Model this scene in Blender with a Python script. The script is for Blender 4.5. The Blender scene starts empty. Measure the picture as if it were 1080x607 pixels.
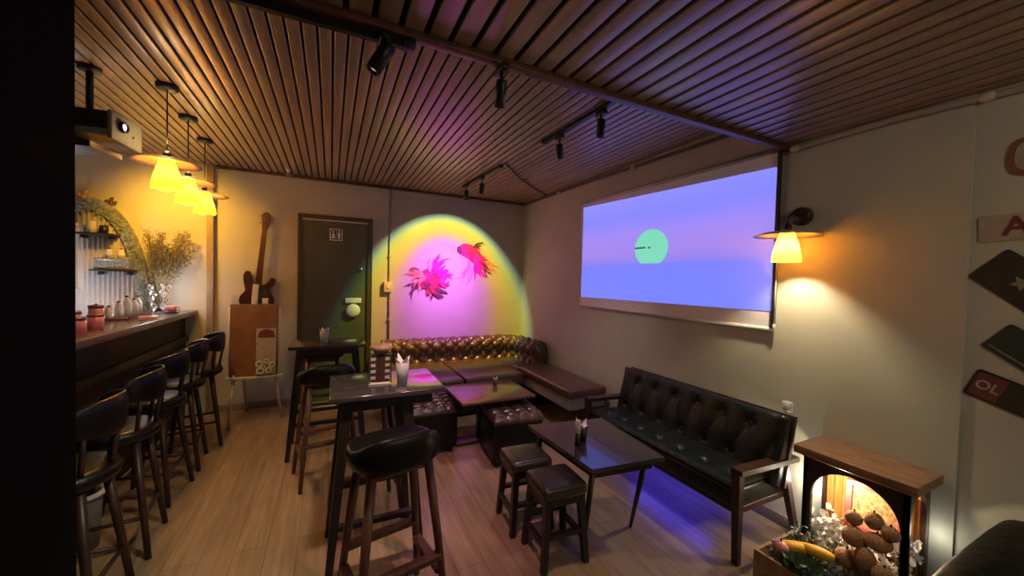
import bpy, bmesh, math, random
from mathutils import Vector, Matrix
random.seed(7)
C = bpy.context.scene.collection
PI = math.pi
sin, cos = math.sin, math.cos

# ------------------------------------------------------------------ materials
def new_mat(name):
    m = bpy.data.materials.new(name); m.use_nodes = True
    nt = m.node_tree
    return m, nt, nt.nodes['Principled BSDF']

def pmat(name, col, rough=.5, metal=0., var=.12, scale=30., bump=.0, spec=.5, trans=0., emis=None, estr=0., coat=0., alpha=1., stretch=(1,1,1)):
    m, nt, b = new_mat(name)
    tc = nt.nodes.new('ShaderNodeTexCoord'); mp = nt.nodes.new('ShaderNodeMapping')
    mp.inputs['Scale'].default_value = stretch
    nt.links.new(tc.outputs['Object'], mp.inputs[0])
    n = nt.nodes.new('ShaderNodeTexNoise'); n.inputs['Scale'].default_value = scale; n.inputs['Detail'].default_value = 4
    nt.links.new(mp.outputs[0], n.inputs['Vector'])
    cr = nt.nodes.new('ShaderNodeValToRGB')
    cr.color_ramp.elements[0].position = .3; cr.color_ramp.elements[1].position = .7
    cr.color_ramp.elements[0].color = tuple(max(0, c*(1-var)) for c in col) + (1,)
    cr.color_ramp.elements[1].color = tuple(min(1, c*(1+var)) for c in col) + (1,)
    nt.links.new(n.outputs['Fac'], cr.inputs[0]); nt.links.new(cr.outputs[0], b.inputs['Base Color'])
    b.inputs['Roughness'].default_value = rough; b.inputs['Metallic'].default_value = metal
    b.inputs['Specular IOR Level'].default_value = spec
    b.inputs['Transmission Weight'].default_value = trans
    b.inputs['Coat Weight'].default_value = coat
    b.inputs['Alpha'].default_value = alpha
    if bump:
        bp = nt.nodes.new('ShaderNodeBump'); bp.inputs['Strength'].default_value = bump; bp.inputs['Distance'].default_value = .01
        nt.links.new(n.outputs['Fac'], bp.inputs['Height']); nt.links.new(bp.outputs[0], b.inputs['Normal'])
    if emis:
        b.inputs['Emission Color'].default_value = emis + (1,); b.inputs['Emission Strength'].default_value = estr
    return m

def emat(name, col, s):
    m, nt, b = new_mat(name)
    b.inputs['Base Color'].default_value = tuple(c*.5 for c in col) + (1,)
    b.inputs['Emission Color'].default_value = col + (1,); b.inputs['Emission Strength'].default_value = s
    return m

M = {}
M['wall'] = pmat('greige_wall_paint', (.53, .54, .44), .75, var=.05, scale=3, bump=.05)
M['skirt'] = pmat('skirting_paint', (.30, .24, .17), .5)
M['pillar'] = pmat('black_paint', (.004, .004, .004), .9, spec=.1)
M['black'] = pmat('black_metal', (.012, .012, .013), .4)
M['black_wood'] = pmat('black_stained_wood', (.02, .015, .013), .38, scale=14, stretch=(1, 1, 6))
M['leather'] = pmat('black_leather', (.006, .0065, .006), .36, scale=120, bump=.12, var=.3, spec=.35)
M['leather_green'] = pmat('black_green_leather', (.010, .015, .012), .36, scale=120, bump=.12, var=.3, spec=.4)
M['leather_brown'] = pmat('dark_brown_leather', (.105, .058, .042), .28, scale=90, bump=.12, var=.3, spec=.7)
M['leather_ottoman'] = pmat('near_black_brown_leather', (.055, .035, .03), .24, scale=90, bump=.12, var=.3, spec=.8)
M['leather_stool'] = pmat('olive_black_leather', (.035, .033, .026), .27, scale=120, bump=.1, var=.3, spec=.7)
M['wood_red'] = pmat('reddish_brown_wood', (.13, .055, .032), .42, scale=9, stretch=(6, 6, 1), var=.35)
M['wood_dark'] = pmat('dark_brown_wood', (.045, .022, .015), .4, scale=9, stretch=(6, 6, 1), var=.35)
M['wood_mantel'] = pmat('walnut_board', (.27, .145, .085), .45, scale=9, stretch=(6, 1, 6), var=.35)
M['wood_mid'] = pmat('tan_wood', (.33, .19, .10), .5, scale=9, stretch=(6, 6, 1), var=.3)
M['table_brown'] = pmat('lacquered_brown_top', (.13, .07, .045), .14, scale=7, stretch=(1, 6, 6), var=.25)
M['table_black'] = pmat('satin_black_top', (.045, .038, .04), .17, scale=7, stretch=(1, 6, 6), var=.25, spec=.9, coat=.6)
M['white'] = pmat('white_plastic', (.72, .70, .66), .45, var=.04)
M['white_paint'] = pmat('cream_painted_wood', (.62, .56, .45), .5, var=.06)
M['paper'] = pmat('white_paper', (.82, .80, .76), .8, var=.05)
M['chrome'] = pmat('chrome', (.7, .7, .7), .15, metal=1, var=.02)
M['glass'] = pmat('clear_glass', (.95, .97, .96), .03, trans=1, var=.01)
M['glass_pink'] = pmat('pink_glass', (.85, .42, .42), .08, trans=.8, var=.05)
M['door'] = pmat('dark_green_door_paint', (.075, .095, .062), .42, var=.1, scale=4)
M['screen'] = pmat('screen_canvas', (.88, .86, .90), .8, var=.02)
M['conduit'] = pmat('painted_conduit', (.42, .38, .31), .5)
M['conduit_dark'] = pmat('dark_conduit', (.10, .075, .06), .45)
M['pink'] = pmat('fish_pink', (.85, .03, .22), .7, var=.45, scale=18)
M['red'] = pmat('fish_red', (.62, .03, .08), .7, var=.6, scale=22)
M['coral'] = pmat('fish_coral', (.80, .28, .18), .7, var=.3, scale=18)
M['plum'] = pmat('fish_plum', (.14, .04, .07), .7, var=.5, scale=18)
M['magenta'] = pmat('fish_magenta', (.9, .02, .45), .7, var=.3, scale=18)
M['lilac'] = pmat('fish_lilac', (.70, .30, .55), .7, var=.3, scale=18)
M['amber_glass'] = pmat('amber_glass', (.05, .02, .012), .08, trans=.35)
M['guitar'] = pmat('brown_guitar_lacquer', (.045, .016, .009), .28, scale=8, var=.3)
M['guitar_neck'] = pmat('guitar_neck_wood', (.05, .02, .011), .4, scale=8, var=.3)
M['board'] = pmat('brown_board', (.22, .11, .055), .55, scale=6, var=.2)
M['brown_fur'] = pmat('brown_fuzzy_husk', (.50, .27, .14), .95, scale=200, bump=.8, var=.35)
M['yellow'] = pmat('yellow_skin', (.80, .42, .03), .5, var=.15)
M['green_leaf'] = pmat('green_leaf', (.05, .10, .03), .5, var=.4)
M['dry_plant'] = pmat('dried_plant', (.20, .17, .08), .8, var=.4)
M['frame_red'] = pmat('red_frame', (.62, .14, .14), .45)
M['curtain_gold'] = pmat('gold_striped_cloth', (.62, .36, .10), .8, var=.3, scale=20, stretch=(1, 6, .3))
M['grey_panel'] = pmat('grey_panel', (.27, .29, .28), .6, var=.08)
M['leafwork'] = pmat('grey_green_leafwork', (.20, .26, .24), .7, var=.5)
M['bar_top'] = pmat('dark_bar_top', (.14, .10, .105), .2, var=.2, scale=6)
M['bar_front'] = pmat('bar_front_black', (.012, .011, .009), .55)
M['silver_foil'] = pmat('silver_box', (.45, .5, .52), .3, metal=.6, var=.5, scale=60)
M['shade_disc'] = pmat('pale_lamp_brim', (.78, .62, .45), .6, scale=10, var=.2)
M['fingertip_skin'] = pmat('reddish_brown_skin', (.55, .20, .16), .8)
M['plate_black'] = pmat('plate_black', (.025, .027, .026), .5)
M['plate_green'] = pmat('plate_green', (.035, .05, .04), .5)
M['plate_tan'] = pmat('plate_tan', (.42, .36, .28), .6)
M['plate_rust'] = pmat('plate_rust', (.22, .10, .045), .6)
M['plate_dark_red'] = pmat('plate_dark_red', (.16, .04, .04), .6)
M['plate_grey'] = pmat('plate_grey', (.22, .23, .2), .6)

def shade_mat(name, s):
    # translucent yellow fabric lit by its bulb
    m, nt, b = new_mat(name)
    b.inputs['Base Color'].default_value = (.85, .36, .02, 1); b.inputs['Roughness'].default_value = .8
    tc = nt.nodes.new('ShaderNodeTexCoord'); w = nt.nodes.new('ShaderNodeTexNoise'); w.inputs['Scale'].default_value = 12
    nt.links.new(tc.outputs['Object'], w.inputs['Vector'])
    cr = nt.nodes.new('ShaderNodeValToRGB')
    cr.color_ramp.elements[0].position = .35; cr.color_ramp.elements[1].position = .65
    cr.color_ramp.elements[0].color = (1, .44, .015, 1); cr.color_ramp.elements[1].color = (1, .58, .05, 1)
    nt.links.new(w.outputs['Fac'], cr.inputs[0]); nt.links.new(cr.outputs[0], b.inputs['Emission Color'])
    b.inputs['Emission Strength'].default_value = s
    return m
M['shade'] = shade_mat('yellow_lamp_cloth', .22)
_nt = M['shade'].node_tree; _b = _nt.nodes['Principled BSDF']; _o = _nt.nodes['Material Output']
_t = _nt.nodes.new('ShaderNodeBsdfTranslucent'); _t.inputs[0].default_value = (1, .47, .02, 1)
_m = _nt.nodes.new('ShaderNodeMixShader'); _m.inputs[0].default_value = .40
_nt.links.new(_b.outputs[0], _m.inputs[1]); _nt.links.new(_t.outputs[0], _m.inputs[2]); _nt.links.new(_m.outputs[0], _o.inputs[0])
M['bulb'] = emat('warm_bulb', (1, .75, .35), 6)

def plank_floor():
    m, nt, b = new_mat('wood_plank_floor')
    L = nt.links.new
    tc = nt.nodes.new('ShaderNodeTexCoord'); mp = nt.nodes.new('ShaderNodeMapping')
    mp.inputs['Rotation'].default_value = (0, 0, PI/2)
    L(tc.outputs['Object'], mp.inputs[0])
    br = nt.nodes.new('ShaderNodeTexBrick')
    br.inputs['Scale'].default_value = 1; br.inputs['Brick Width'].default_value = 1.2; br.inputs['Row Height'].default_value = .15
    br.inputs['Mortar Size'].default_value = .0025; br.inputs['Mortar Smooth'].default_value = .3
    br.inputs['Color1'].default_value = (.34, .25, .15, 1); br.inputs['Color2'].default_value = (.42, .31, .19, 1); br.inputs['Mortar'].default_value = (.21, .15, .09, 1)
    L(mp.outputs[0], br.inputs['Vector'])
    mp2 = nt.nodes.new('ShaderNodeMapping'); mp2.inputs['Scale'].default_value = (18, 1.2, 1); L(tc.outputs['Object'], mp2.inputs[0])
    n = nt.nodes.new('ShaderNodeTexNoise'); n.inputs['Scale'].default_value = 2; n.inputs['Detail'].default_value = 6; L(mp2.outputs[0], n.inputs['Vector'])
    mx = nt.nodes.new('ShaderNodeMixRGB'); mx.blend_type = 'MULTIPLY'; mx.inputs[0].default_value = .55
    cr = nt.nodes.new('ShaderNodeValToRGB'); cr.color_ramp.elements[0].color = (.5, .45, .4, 1); cr.color_ramp.elements[1].color = (1.2, 1.15, 1.1, 1)
    cr.color_ramp.elements[0].position = .3; cr.color_ramp.elements[1].position = .7
    L(n.outputs['Fac'], cr.inputs[0]); L(br.outputs['Color'], mx.inputs[1]); L(cr.outputs[0], mx.inputs[2]); L(mx.outputs[0], b.inputs['Base Color'])
    b.inputs['Roughness'].default_value = .3
    return m
M['floor'] = plank_floor()

def slat_mat():
    m, nt, b = new_mat('varnished_ceiling_slats')
    L = nt.links.new
    tc = nt.nodes.new('ShaderNodeTexCoord'); mp = nt.nodes.new('ShaderNodeMapping'); mp.inputs['Scale'].default_value = (14, .8, 3)
    L(tc.outputs['Object'], mp.inputs[0])
    n = nt.nodes.new('ShaderNodeTexNoise'); n.inputs['Scale'].default_value = 1.6; n.inputs['Detail'].default_value = 5; L(mp.outputs[0], n.inputs['Vector'])
    cr = nt.nodes.new('ShaderNodeValToRGB'); cr.color_ramp.elements[0].color = (.29, .20, .115, 1); cr.color_ramp.elements[1].color = (.48, .35, .22, 1)
    cr.color_ramp.elements[0].position = .3; cr.color_ramp.elements[1].position = .7
    L(n.outputs['Fac'], cr.inputs[0]); L(cr.outputs[0], b.inputs['Base Color'])
    b.inputs['Roughness'].default_value = .32; b.inputs['Specular IOR Level'].default_value = .8
    return m
M['slat'] = slat_mat()
M['groove'] = pmat('ceiling_backing', (.012, .008, .006), .8)

# ------------------------------------------------------------------ mesh builder
class MB:
    def __init__(s): s.v = []; s.f = []; s.sm = []
    def add(s, vs, fs, smooth=False, mat=None):
        o = len(s.v)
        s.v += [tuple((mat @ Vector(v)) if mat else Vector(v)) for v in vs]
        for f in fs: s.f.append([i+o for i in f]); s.sm.append(smooth)
        return s
    def box(s, c, d, rot=None, bev=0):
        x, y, z = d[0]/2, d[1]/2, d[2]/2
        bm = bmesh.new(); bmesh.ops.create_cube(bm, size=1)
        bmesh.ops.scale(bm, vec=d, verts=bm.verts)
        if bev:
            bmesh.ops.bevel(bm, geom=bm.edges[:], offset=min(bev, x*.95, y*.95, z*.95), segments=3, affect='EDGES', profile=.5)
        T = Matrix.Translation(c) @ (rot.to_4x4() if rot is not None else Matrix.Identity(4))
        bm.verts.index_update()
        s.add([v.co[:] for v in bm.verts], [[v.index for v in f.verts] for f in bm.faces], bool(bev), T)
        bm.free(); return s
    def bb(s, x0, x1, y0, y1, z0, z1, bev=0):
        return s.box(((x0+x1)/2, (y0+y1)/2, (z0+z1)/2), (abs(x1-x0), abs(y1-y0), abs(z1-z0)), bev=bev)
    def tube(s, pts, r, seg=12, cap=True):
        pts = [Vector(p) for p in pts]
        rs = r if isinstance(r, (list, tuple)) else [r]*len(pts)
        vs = []; fs = []
        up = None
        for i, p in enumerate(pts):
            a = pts[max(0, i-1)]; b = pts[min(len(pts)-1, i+1)]
            t = (b-a).normalized()
            if up is None: up = Vector((0, 0, 1)) if abs(t.z) < .9 else Vector((1, 0, 0))
            n = t.cross(up).normalized(); up = n.cross(t).normalized()
            for k in range(seg):
                an = 2*PI*k/seg
                vs.append(p + (n*cos(an) + up*sin(an))*rs[i])
        for i in range(len(pts)-1):
            for k in range(seg):
                fs.append([i*seg+k, i*seg+(k+1) % seg, (i+1)*seg+(k+1) % seg, (i+1)*seg+k])
        s.add(vs, fs, True)
        if cap:
            s.add(vs[:seg], [list(range(seg))[::-1]]); s.add(vs[-seg:], [list(range(seg))])
        return s
    def bar(s, a, b, w, h=None, w2=None, h2=None):
        # rectangular bar tapering from a to b
        a = Vector(a); b = Vector(b); h = h or w; w2 = w2 or w; h2 = h2 or h
        t = (b-a).normalized(); ref = Vector((0, 1, 0)) if abs(t.y) < .9 else Vector((0, 0, 1))
        n = ref.cross(t).normalized(); u = t.cross(n).normalized()
        vs = []
        for p, ww, hh in ((a, w, h), (b, w2, h2)):
            for sx, sy in ((-1, -1), (1, -1), (1, 1), (-1, 1)): vs.append(p + n*ww/2*sx + u*hh/2*sy)
        return s.add(vs, [[3, 2, 1, 0], [4, 5, 6, 7], [0, 1, 5, 4], [1, 2, 6, 5], [2, 3, 7, 6], [3, 0, 4, 7]])
    def lathe(s, prof, c=(0, 0, 0), seg=32, rot=None, sx=1, sy=1):
        vs = []; fs = []
        n = len(prof)
        T = Matrix.Translation(c) @ (rot.to_4x4() if rot is not None else Matrix.Identity(4))
        for k in range(seg):
            a = 2*PI*k/seg
            for r, z in prof: vs.append((r*cos(a)*sx, r*sin(a)*sy, z))
        for k in range(seg):
            for i in range(n-1):
                fs.append([k*n+i, ((k+1) % seg)*n+i, ((k+1) % seg)*n+i+1, k*n+i+1])
        return s.add(vs, fs, True, T)
    def prism(s, poly, z0, z1, T=None, smooth=False):
        n = len(poly)
        vs = [(x, y, z0) for x, y in poly] + [(x, y, z1) for x, y in poly]
        fs = [list(range(n))[::-1], [i+n for i in range(n)]] + [[i, (i+1) % n, (i+1) % n+n, i+n] for i in range(n)]
        return s.add(vs, fs, smooth, T)
    def ell(s, c, r, seg=20, rot=None):
        prof = [(max(1e-4, sin(PI*i/12)), -cos(PI*i/12)) for i in range(13)]
        vs = []; fs = []; n = 13
        T = Matrix.Translation(c) @ (rot.to_4x4() if rot is not None else Matrix.Identity(4)) @ Matrix.Diagonal((r[0], r[1], r[2], 1))
        for k in range(seg):
            a = 2*PI*k/seg
            for q, z in prof: vs.append((q*cos(a), q*sin(a), z))
        for k in range(seg):
            for i in range(n-1): fs.append([k*n+i, ((k+1) % seg)*n+i, ((k+1) % seg)*n+i+1, k*n+i+1])
        return s.add(vs, fs, True, T)
    def build(s, name, mat, parent=None, sub=0):
        me = bpy.data.meshes.new(name); me.from_pydata(s.v, [], s.f)
        me.polygons.foreach_set('use_smooth', s.sm)
        bm = bmesh.new(); bm.from_mesh(me); bmesh.ops.remove_doubles(bm, verts=bm.verts, dist=1e-5)
        bmesh.ops.recalc_face_normals(bm, faces=bm.faces); bm.to_mesh(me); bm.free()
        me.materials.append(M[mat] if isinstance(mat, str) else mat)
        o = bpy.data.objects.new(name, me); C.objects.link(o)
        if parent: o.parent = parent
        if sub:
            md = o.modifiers.new('s', 'SUBSURF'); md.levels = sub; md.render_levels = sub
        return o

def thing(name, label, cat, loc=(0, 0, 0), rz=0, group=None):
    o = bpy.data.objects.new(name, None); C.objects.link(o); o.empty_display_size = .1
    o.location = loc; o.rotation_euler = (0, 0, rz); o['label'] = label; o['category'] = cat
    if group: o['group'] = group
    return o
def tag(o, label, cat, group=None, kind=None):
    o['label'] = label; o['category'] = cat
    if group: o['group'] = group
    if kind: o['kind'] = kind
    return o
def struct(o): o['kind'] = 'structure'; return o
def dup(root, loc, rz=0, label=None, group=None):
    r = root.copy(); C.objects.link(r); r.location = loc; r.rotation_euler = (0, 0, rz)
    if label: r['label'] = label
    if group: r['group'] = group
    for ch in list(root.children):
        c = ch.copy(); C.objects.link(c); c.parent = r
        for g in ch.children:
            d = g.copy(); C.objects.link(d); d.parent = c
    return r
def rot(x=0, y=0, z=0):
    from mathutils import Euler
    return Euler((x, y, z)).to_matrix()
def catmull(P, n):
    out = []
    for i in range(len(P)-1):
        p0 = P[max(0, i-1)]; p1 = P[i]; p2 = P[i+1]; p3 = P[min(len(P)-1, i+2)]
        for k in range(n):
            t = k/n
            out.append(tuple(.5*((2*b)+(-a+c)*t+(2*a-5*b+4*c-d)*t*t+(-a+3*b-3*c+d)*t**3) for a, b, c, d in zip(p0, p1, p2, p3)))
    out.append(tuple(P[-1])); return out

# ------------------------------------------------------------------ room shell
XW = 2.565; YB = 4.94; ZC = 2.62; ZN = 2.37; YBEAM = 1.37; XL = -3.2; YF = -2.0
struct(MB().bb(XL, XW+.1, YF, YB+.1, -.06, 0).build('floor', 'floor'))
struct(MB().bb(XL, XW+.1, YB, YB+.12, 0, ZC+.1).build('wall_back', 'wall'))
wr = MB().bb(XW, XW+.16, .62, YB+.12, 0, ZC+.1)
struct(wr.build('wall_right', 'wall'))
struct(MB().bb(XW+.012, XW+.16, YF, .62, 0, ZC+.1).build('wall_right', 'wall'))
struct(MB().bb(XL-.12, XL, YF, YB+.12, 0, ZC+.1).build('wall_left', 'wall'))
struct(MB().bb(XL, XW+.1, YF-.12, YF, 0, ZC+.1).build('wall_front', 'wall'))
struct(MB().bb(-1.75, -.655, 1.22, 1.5, 0, ZN).build('wall_pillar', 'pillar'))
def ceiling(y0, y1, z, pitch, gap, x0=XL, x1=XW):
    m = MB(); x = x1-.002
    while x > x0:
        a = max(x0, x-pitch+gap)
        m.bb(a, x, y0, y1, z, z+.018, bev=.003)
        x -= pitch
    o = struct(m.build('ceiling', 'slat'))
    p = MB().bb(x0, x1+.1, y0, y1, z+.018, z+.06).build('backing', 'groove', o)
    return o
ceiling(YBEAM, YB, ZC, .066, .013)
ceiling(YF, YBEAM-.0, ZN, .088, .020, x1=XW+.012)
struct(MB().bb(XL, XW, YBEAM-.005, YBEAM+.03, ZN-.012, ZC).build('trim_1', 'wood_red'))
struct(MB().bb(XL, XW, YBEAM-.012, YBEAM+.030, ZN-.028, ZN-.008, bev=.004).build('trim_2', 'wood_red'))
struct(MB().bb(-1.10, XW, YB-.03, YB, ZC-.03, ZC, bev=.004).build('trim_3', 'wood_red'))
struct(MB().bb(-1.17, -1.11, YB-.05, YB, 0, ZC, bev=.004).build('trim_4', 'skirt'))
struct(MB().bb(-1.10, -.34, YB-.015, YB, 0, .075, bev=.003).build('baseboard_back', 'skirt'))
struct(MB().bb(XW-.015, XW, 1.15, YB, 0, .07, bev=.003).build('baseboard_right', 'skirt'))
# door
d = struct(MB().bb(-.30, .40, YB-.025, YB, .01, 2.15).build('door_1', 'door'))
f = MB().bb(-.345, -.30, YB-.035, YB, 0, 2.19).bb(.40, .455, YB-.045, YB, 0, 2.19).bb(-.345, .455, YB-.04, YB, 2.15, 2.195)
f.build('door_frame', pmat('dark_door_frame', (.05, .045, .03), .45), d)
MB().bb(-.30, .40, YB-.034, YB-.025, 2.128, 2.142).build('door_strip', 'white_paint', d)
MB().lathe([(0.0001, .035), (.02, .033), (.026, .02), (.012, .01), (.012, 0), (.0001, 0)], (.325, YB-.025, 1.58), 16, rot(PI/2)).build('door_knob', 'chrome', d)
MB().bb(.155, .335, YB-.05, YB-.025, 1.165, 1.225, bev=.006).build('wall_tray', 'white', d)
MB().lathe([(.0001, .05), (.06, .05), (.078, .035), (.08, 0), (.0001, 0)], (.245, YB-.025, 1.075), 24, rot(PI/2)).build('round_dispenser', 'white', d)
sg = MB().bb(-.02, .118, YB-.032, YB-.025, 1.905, 2.045, bev=.003).build('restroom_sign', 'paper', d)
fig = MB()
fig.bb(-.008, .106, YB-.034, YB-.032, 1.917, 2.033)
fig.build('sign_field', 'plate_black', sg)
fig = MB()
for cx, wom in ((.018, 1), (.080, 0)):
    fig.lathe([(.0001, .003), (.012, .003), (.012, 0)], (cx, YB-.034, 2.010), 12, rot(PI/2))
    T = Matrix.Translation((cx, YB-.034, 1.93)) @ rot(PI/2).to_4x4()
    if wom: fig.prism([(-.022, 0), (.022, 0), (.008, .064), (-.008, .064)], 0, .003, T)
    else: fig.prism([(-.012, -.005), (.012, -.005), (.018, .064), (-.018, .064)], 0, .003, T)
fig.bb(.047, .051, YB-.037, YB-.034, 1.925, 2.03)
fig.build('sign_figures', 'paper', sg)

# wall surface pipe with switch box
t = thing('wall_pipe', 'cream cable pipe running down the back wall right of the door', 'pipe', (.665, YB, 0))
MB().tube([(0, -.014, 2.59), (0, -.014, .45)], .011).build('pipe', 'conduit', t)
for z in (2.2, 1.75, .95): MB().bb(-.02, .02, -.03, 0, z-.008, z+.008, bev=.003).build('clip', 'conduit', t)
b = MB().bb(-.07, .03, -.055, -.002, 1.30, 1.43, bev=.006).build('switch_box', 'white_paint', t)
MB().bb(-.035, -.005, -.062, -.055, 1.34, 1.39, bev=.003).build('switch', 'white', b)

def clamp_tube(name, label, pts, r, mat, clamps, cmat='white_paint'):
    t = thing(name, label, 'pipe', pts[0])
    o = Vector(pts[0])
    MB().tube([Vector(p)-o for p in catmull(pts, 6)], r).build('pipe', mat, t)
    for c in clamps: MB().ell(Vector(c)-o, (.022, .03, .022)).build('clamp', cmat, t)
clamp_tube('cable_conduit', 'thin dark conduit along the ceiling corner above the projector screen', [(XW-.02, 4.9, 2.595), (XW-.02, 3.4, 2.59), (XW-.02, 2.3, 2.575), (XW-.02, 1.62, 2.565)], .013, 'conduit_dark', [(XW-.022, 3.97, 2.59), (XW-.022, 2.7, 2.57), (XW-.022, 1.72, 2.562)])
clamp_tube('cable_conduit', 'thick conduit under the lower ceiling from the lamp wall to the stickers', [(XW-.03, 1.33, 2.335), (XW-.03, 1.0, 2.345), (XW-.03, .8, 2.345), (XW-.01, .55, 2.34), (XW+.01, .2, 2.335), (XW+.01, -.6, 2.33)], .016, 'conduit', [(XW-.032, 1.32, 2.335), (XW-.015, .585, 2.34)])
t = thing('ceiling_cable', 'thin brown cable crossing the ceiling beside the far track spotlights', 'cable', (1.5, 3.3, ZC-.008))
MB().tube([(0, 0, 0), (.4, .45, -.002), (.75, .75, 0), (1.03, .95, 0)], .007, 6).build('cable', 'conduit_dark', t)

# sprinkler
t = thing('ceiling_sprinkler', 'small chrome sprinkler with white collar on the ceiling left of the door', 'sprinkler', (-.425, 4.68, ZC))
MB().lathe([(.0001, 0), (.03, 0), (.026, -.012), (.012, -.02), (.012, -.04), (.0001, -.04)]).build('collar', 'white', t)
MB().lathe([(.0001, -.04), (.008, -.04), (.008, -.06), (.03, -.062), (.03, -.067), (.0001, -.067)]).build('deflector', 'chrome', t)

# ------------------------------------------------------------------ track lights
def track(x0, y0, x1, y1, z, label):
    t = thing('light_track', label, 'light track', (x0, y0, z))
    a = Vector((0, 0, -.014)); b_ = Vector((x1-x0, y1-y0, -.014))
    MB().bar(a, b_, .034, .022).build('rail', 'black', t)
    for p in (a, b_): MB().box(p, (.045, .045, .03), bev=.004).build('end_cap', 'black', t)
track(-.6, 1.40, .24, 1.392, ZN-.028, 'thick black track rail under the ceiling beam at upper left')
track(1.53, 2.62, 1.56, 1.43, ZC, 'black track rail on the middle ceiling left of the screen')
track(1.44, 4.35, 1.49, 3.40, ZC, 'black track rail on the far ceiling above the tufted corner sofa')
def spot(x, y, ztop, drop, aim, label, r=.026, L=.11):
    t = thing('track_spotlight', label, 'spotlight', (x, y, ztop-.028), 0, 'black track spotlights')
    MB().box((0, 0, -.012), (.03, .09, .024), bev=.004).build('adapter', 'black', t)
    MB().tube([(0, 0, -.02), (0, 0, -drop)], .007).build('stem', 'black', t)
    ax = Vector(aim).normalized(); p = Vector((0, 0, -drop))
    q = ax.to_track_quat('Z', 'Y').to_matrix()
    h = MB().lathe([(.0001, -L*.35), (r*.9, -L*.35), (r, -L*.3), (r, L*.65), (r*.8, L*.65), (r*.75, L*.5), (.0001, L*.5)], p, 24, q).build('lamp_head', 'black', t)
    MB().lathe([(.0001, L*.53), (r*.72, L*.53)], p, 20, q).build('lens', emat('spot_lens', (1, .8, .7), .8), h)
    return t
spot(.155, 1.392, ZN-.012, .06, (-.55, .1, -1), 'largest black track spotlight tilted left, at upper left of the beam', .026, .11)
spot(.60, 1.38, ZN-.002, .09, (.05, .3, -1), 'black track spotlight hanging straight down from the middle of the beam', .022, .10)
spot(1.545, 2.42, ZC, .10, (.3, .2, -1), 'black track spotlight tilted right, on left end of the middle rail')
spot(1.555, 1.95, ZC, .09, (.0, .1, -1), 'black track spotlight pointing down, on the middle rail nearer the beam')
spot(1.42, 4.22, ZC, .10, (.1, .5, -1), 'black track spotlight closest to the goldfish wall painting')
spot(1.46, 3.82, ZC, .10, (.0, .3, -1), 'second black track spotlight from the goldfish wall painting')

# ------------------------------------------------------------------ projector screen
t = thing('projector_screen', 'large pull-down projector screen showing a lilac sea and a mint sun', 'projector screen', (2.545, 2.45, 1.23))
def qy(pts, x): return [(x, y-2.45, z-1.23) for y, z in pts]
s = MB(); cv = [(3.487, 2.364), (1.423, 2.355), (1.417, 1.22), (3.466, 1.238)]
s.add(qy(cv, 0)+qy(cv, .004), [[0, 1, 2, 3], [7, 6, 5, 4], [0, 4, 5, 1], [1, 5, 6, 2], [2, 6, 7, 3], [3, 7, 4, 0]])
s.build('canvas', 'screen', t)
MB().tube([(0, 1.03, 0), (0, -1.04, -.01)], .012).build('weight_bar', 'white', t)
MB().tube([(0, 1.05, 1.14), (0, -1.05, 1.13)], .018).build('roller', 'conduit', t)
MB().bar((-.01, -1.045, 1.13), (-.01, -1.04, .0), .018, .02).build('side_edge', 'black', t)
def projection_mat():
    m, nt, b = new_mat('projected_sea_scene')
    L = nt.links.new
    tc = nt.nodes.new('ShaderNodeTexCoord'); sp = nt.nodes.new('ShaderNodeSeparateXYZ'); L(tc.outputs['Object'], sp.inputs[0])
    n = nt.nodes.new('ShaderNodeTexNoise'); n.inputs['Scale'].default_value = 2.0
    mp = nt.nodes.new('ShaderNodeMapping'); mp.inputs['Scale'].default_value = (1, .6, 3); L(tc.outputs['Object'], mp.inputs[0]); L(mp.outputs[0], n.inputs['Vector'])
    ma = nt.nodes.new('ShaderNodeMath'); ma.operation = 'MULTIPLY_ADD'; ma.inputs[1].default_value = .14
    L(n.outputs['Fac'], ma.inputs[0]); 
    mr = nt.nodes.new('ShaderNodeMapRange'); mr.inputs['From Min'].default_value = .09; mr.inputs['From Max'].default_value = 1.1
    L(sp.outputs['Z'], mr.inputs['Value'])
    sb = nt.nodes.new('ShaderNodeMath'); sb.operation = 'SUBTRACT'; sb.inputs[1].default_value = .07; L(mr.outputs[0], sb.inputs[0])
    L(sb.outputs[0], ma.inputs[2])
    cr = nt.nodes.new('ShaderNodeValToRGB'); e = cr.color_ramp.elements
    e[0].position = 0; e[0].color = (.15, .19, .78, 1); e[1].position = 1; e[1].color = (.20, .20, .80, 1)
    for p, c in ((.18, (.13, .18, .76)), (.325, (.155, .155, .66)), (.45, (.26, .17, .60)), (.62, (.25, .18, .66)), (.78, (.16, .17, .76))):
        k = e.new(p); k.color = c + (1,)
    # below the horizon the sea is crisp, above it hazy
    L(ma.outputs[0], cr.inputs[0])
    lt = nt.nodes.new('ShaderNodeMath'); lt.operation = 'LESS_THAN'; lt.inputs[1].default_value = .44; L(sp.outputs['Z'], lt.inputs[0])
    mx = nt.nodes.new('ShaderNodeMixRGB'); mx.inputs[2].default_value = (.12, .155, .74, 1)
    fa = nt.nodes.new('ShaderNodeMath'); fa.operation = 'MULTIPLY'; fa.inputs[1].default_value = .75; L(lt.outputs[0], fa.inputs[0]); L(fa.outputs[0], mx.inputs[0])
    L(cr.outputs[0], mx.inputs[1])
    b.inputs['Base Color'].default_value = (.15, .15, .15, 1); b.inputs['Roughness'].default_value = .8
    L(mx.outputs[0], b.inputs['Emission Color']); b.inputs['Emission Strength'].default_value = .95
    return m
im = [(3.446, 2.319), (1.425, 2.253), (1.430, 1.335), (3.452, 1.322)]
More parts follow.
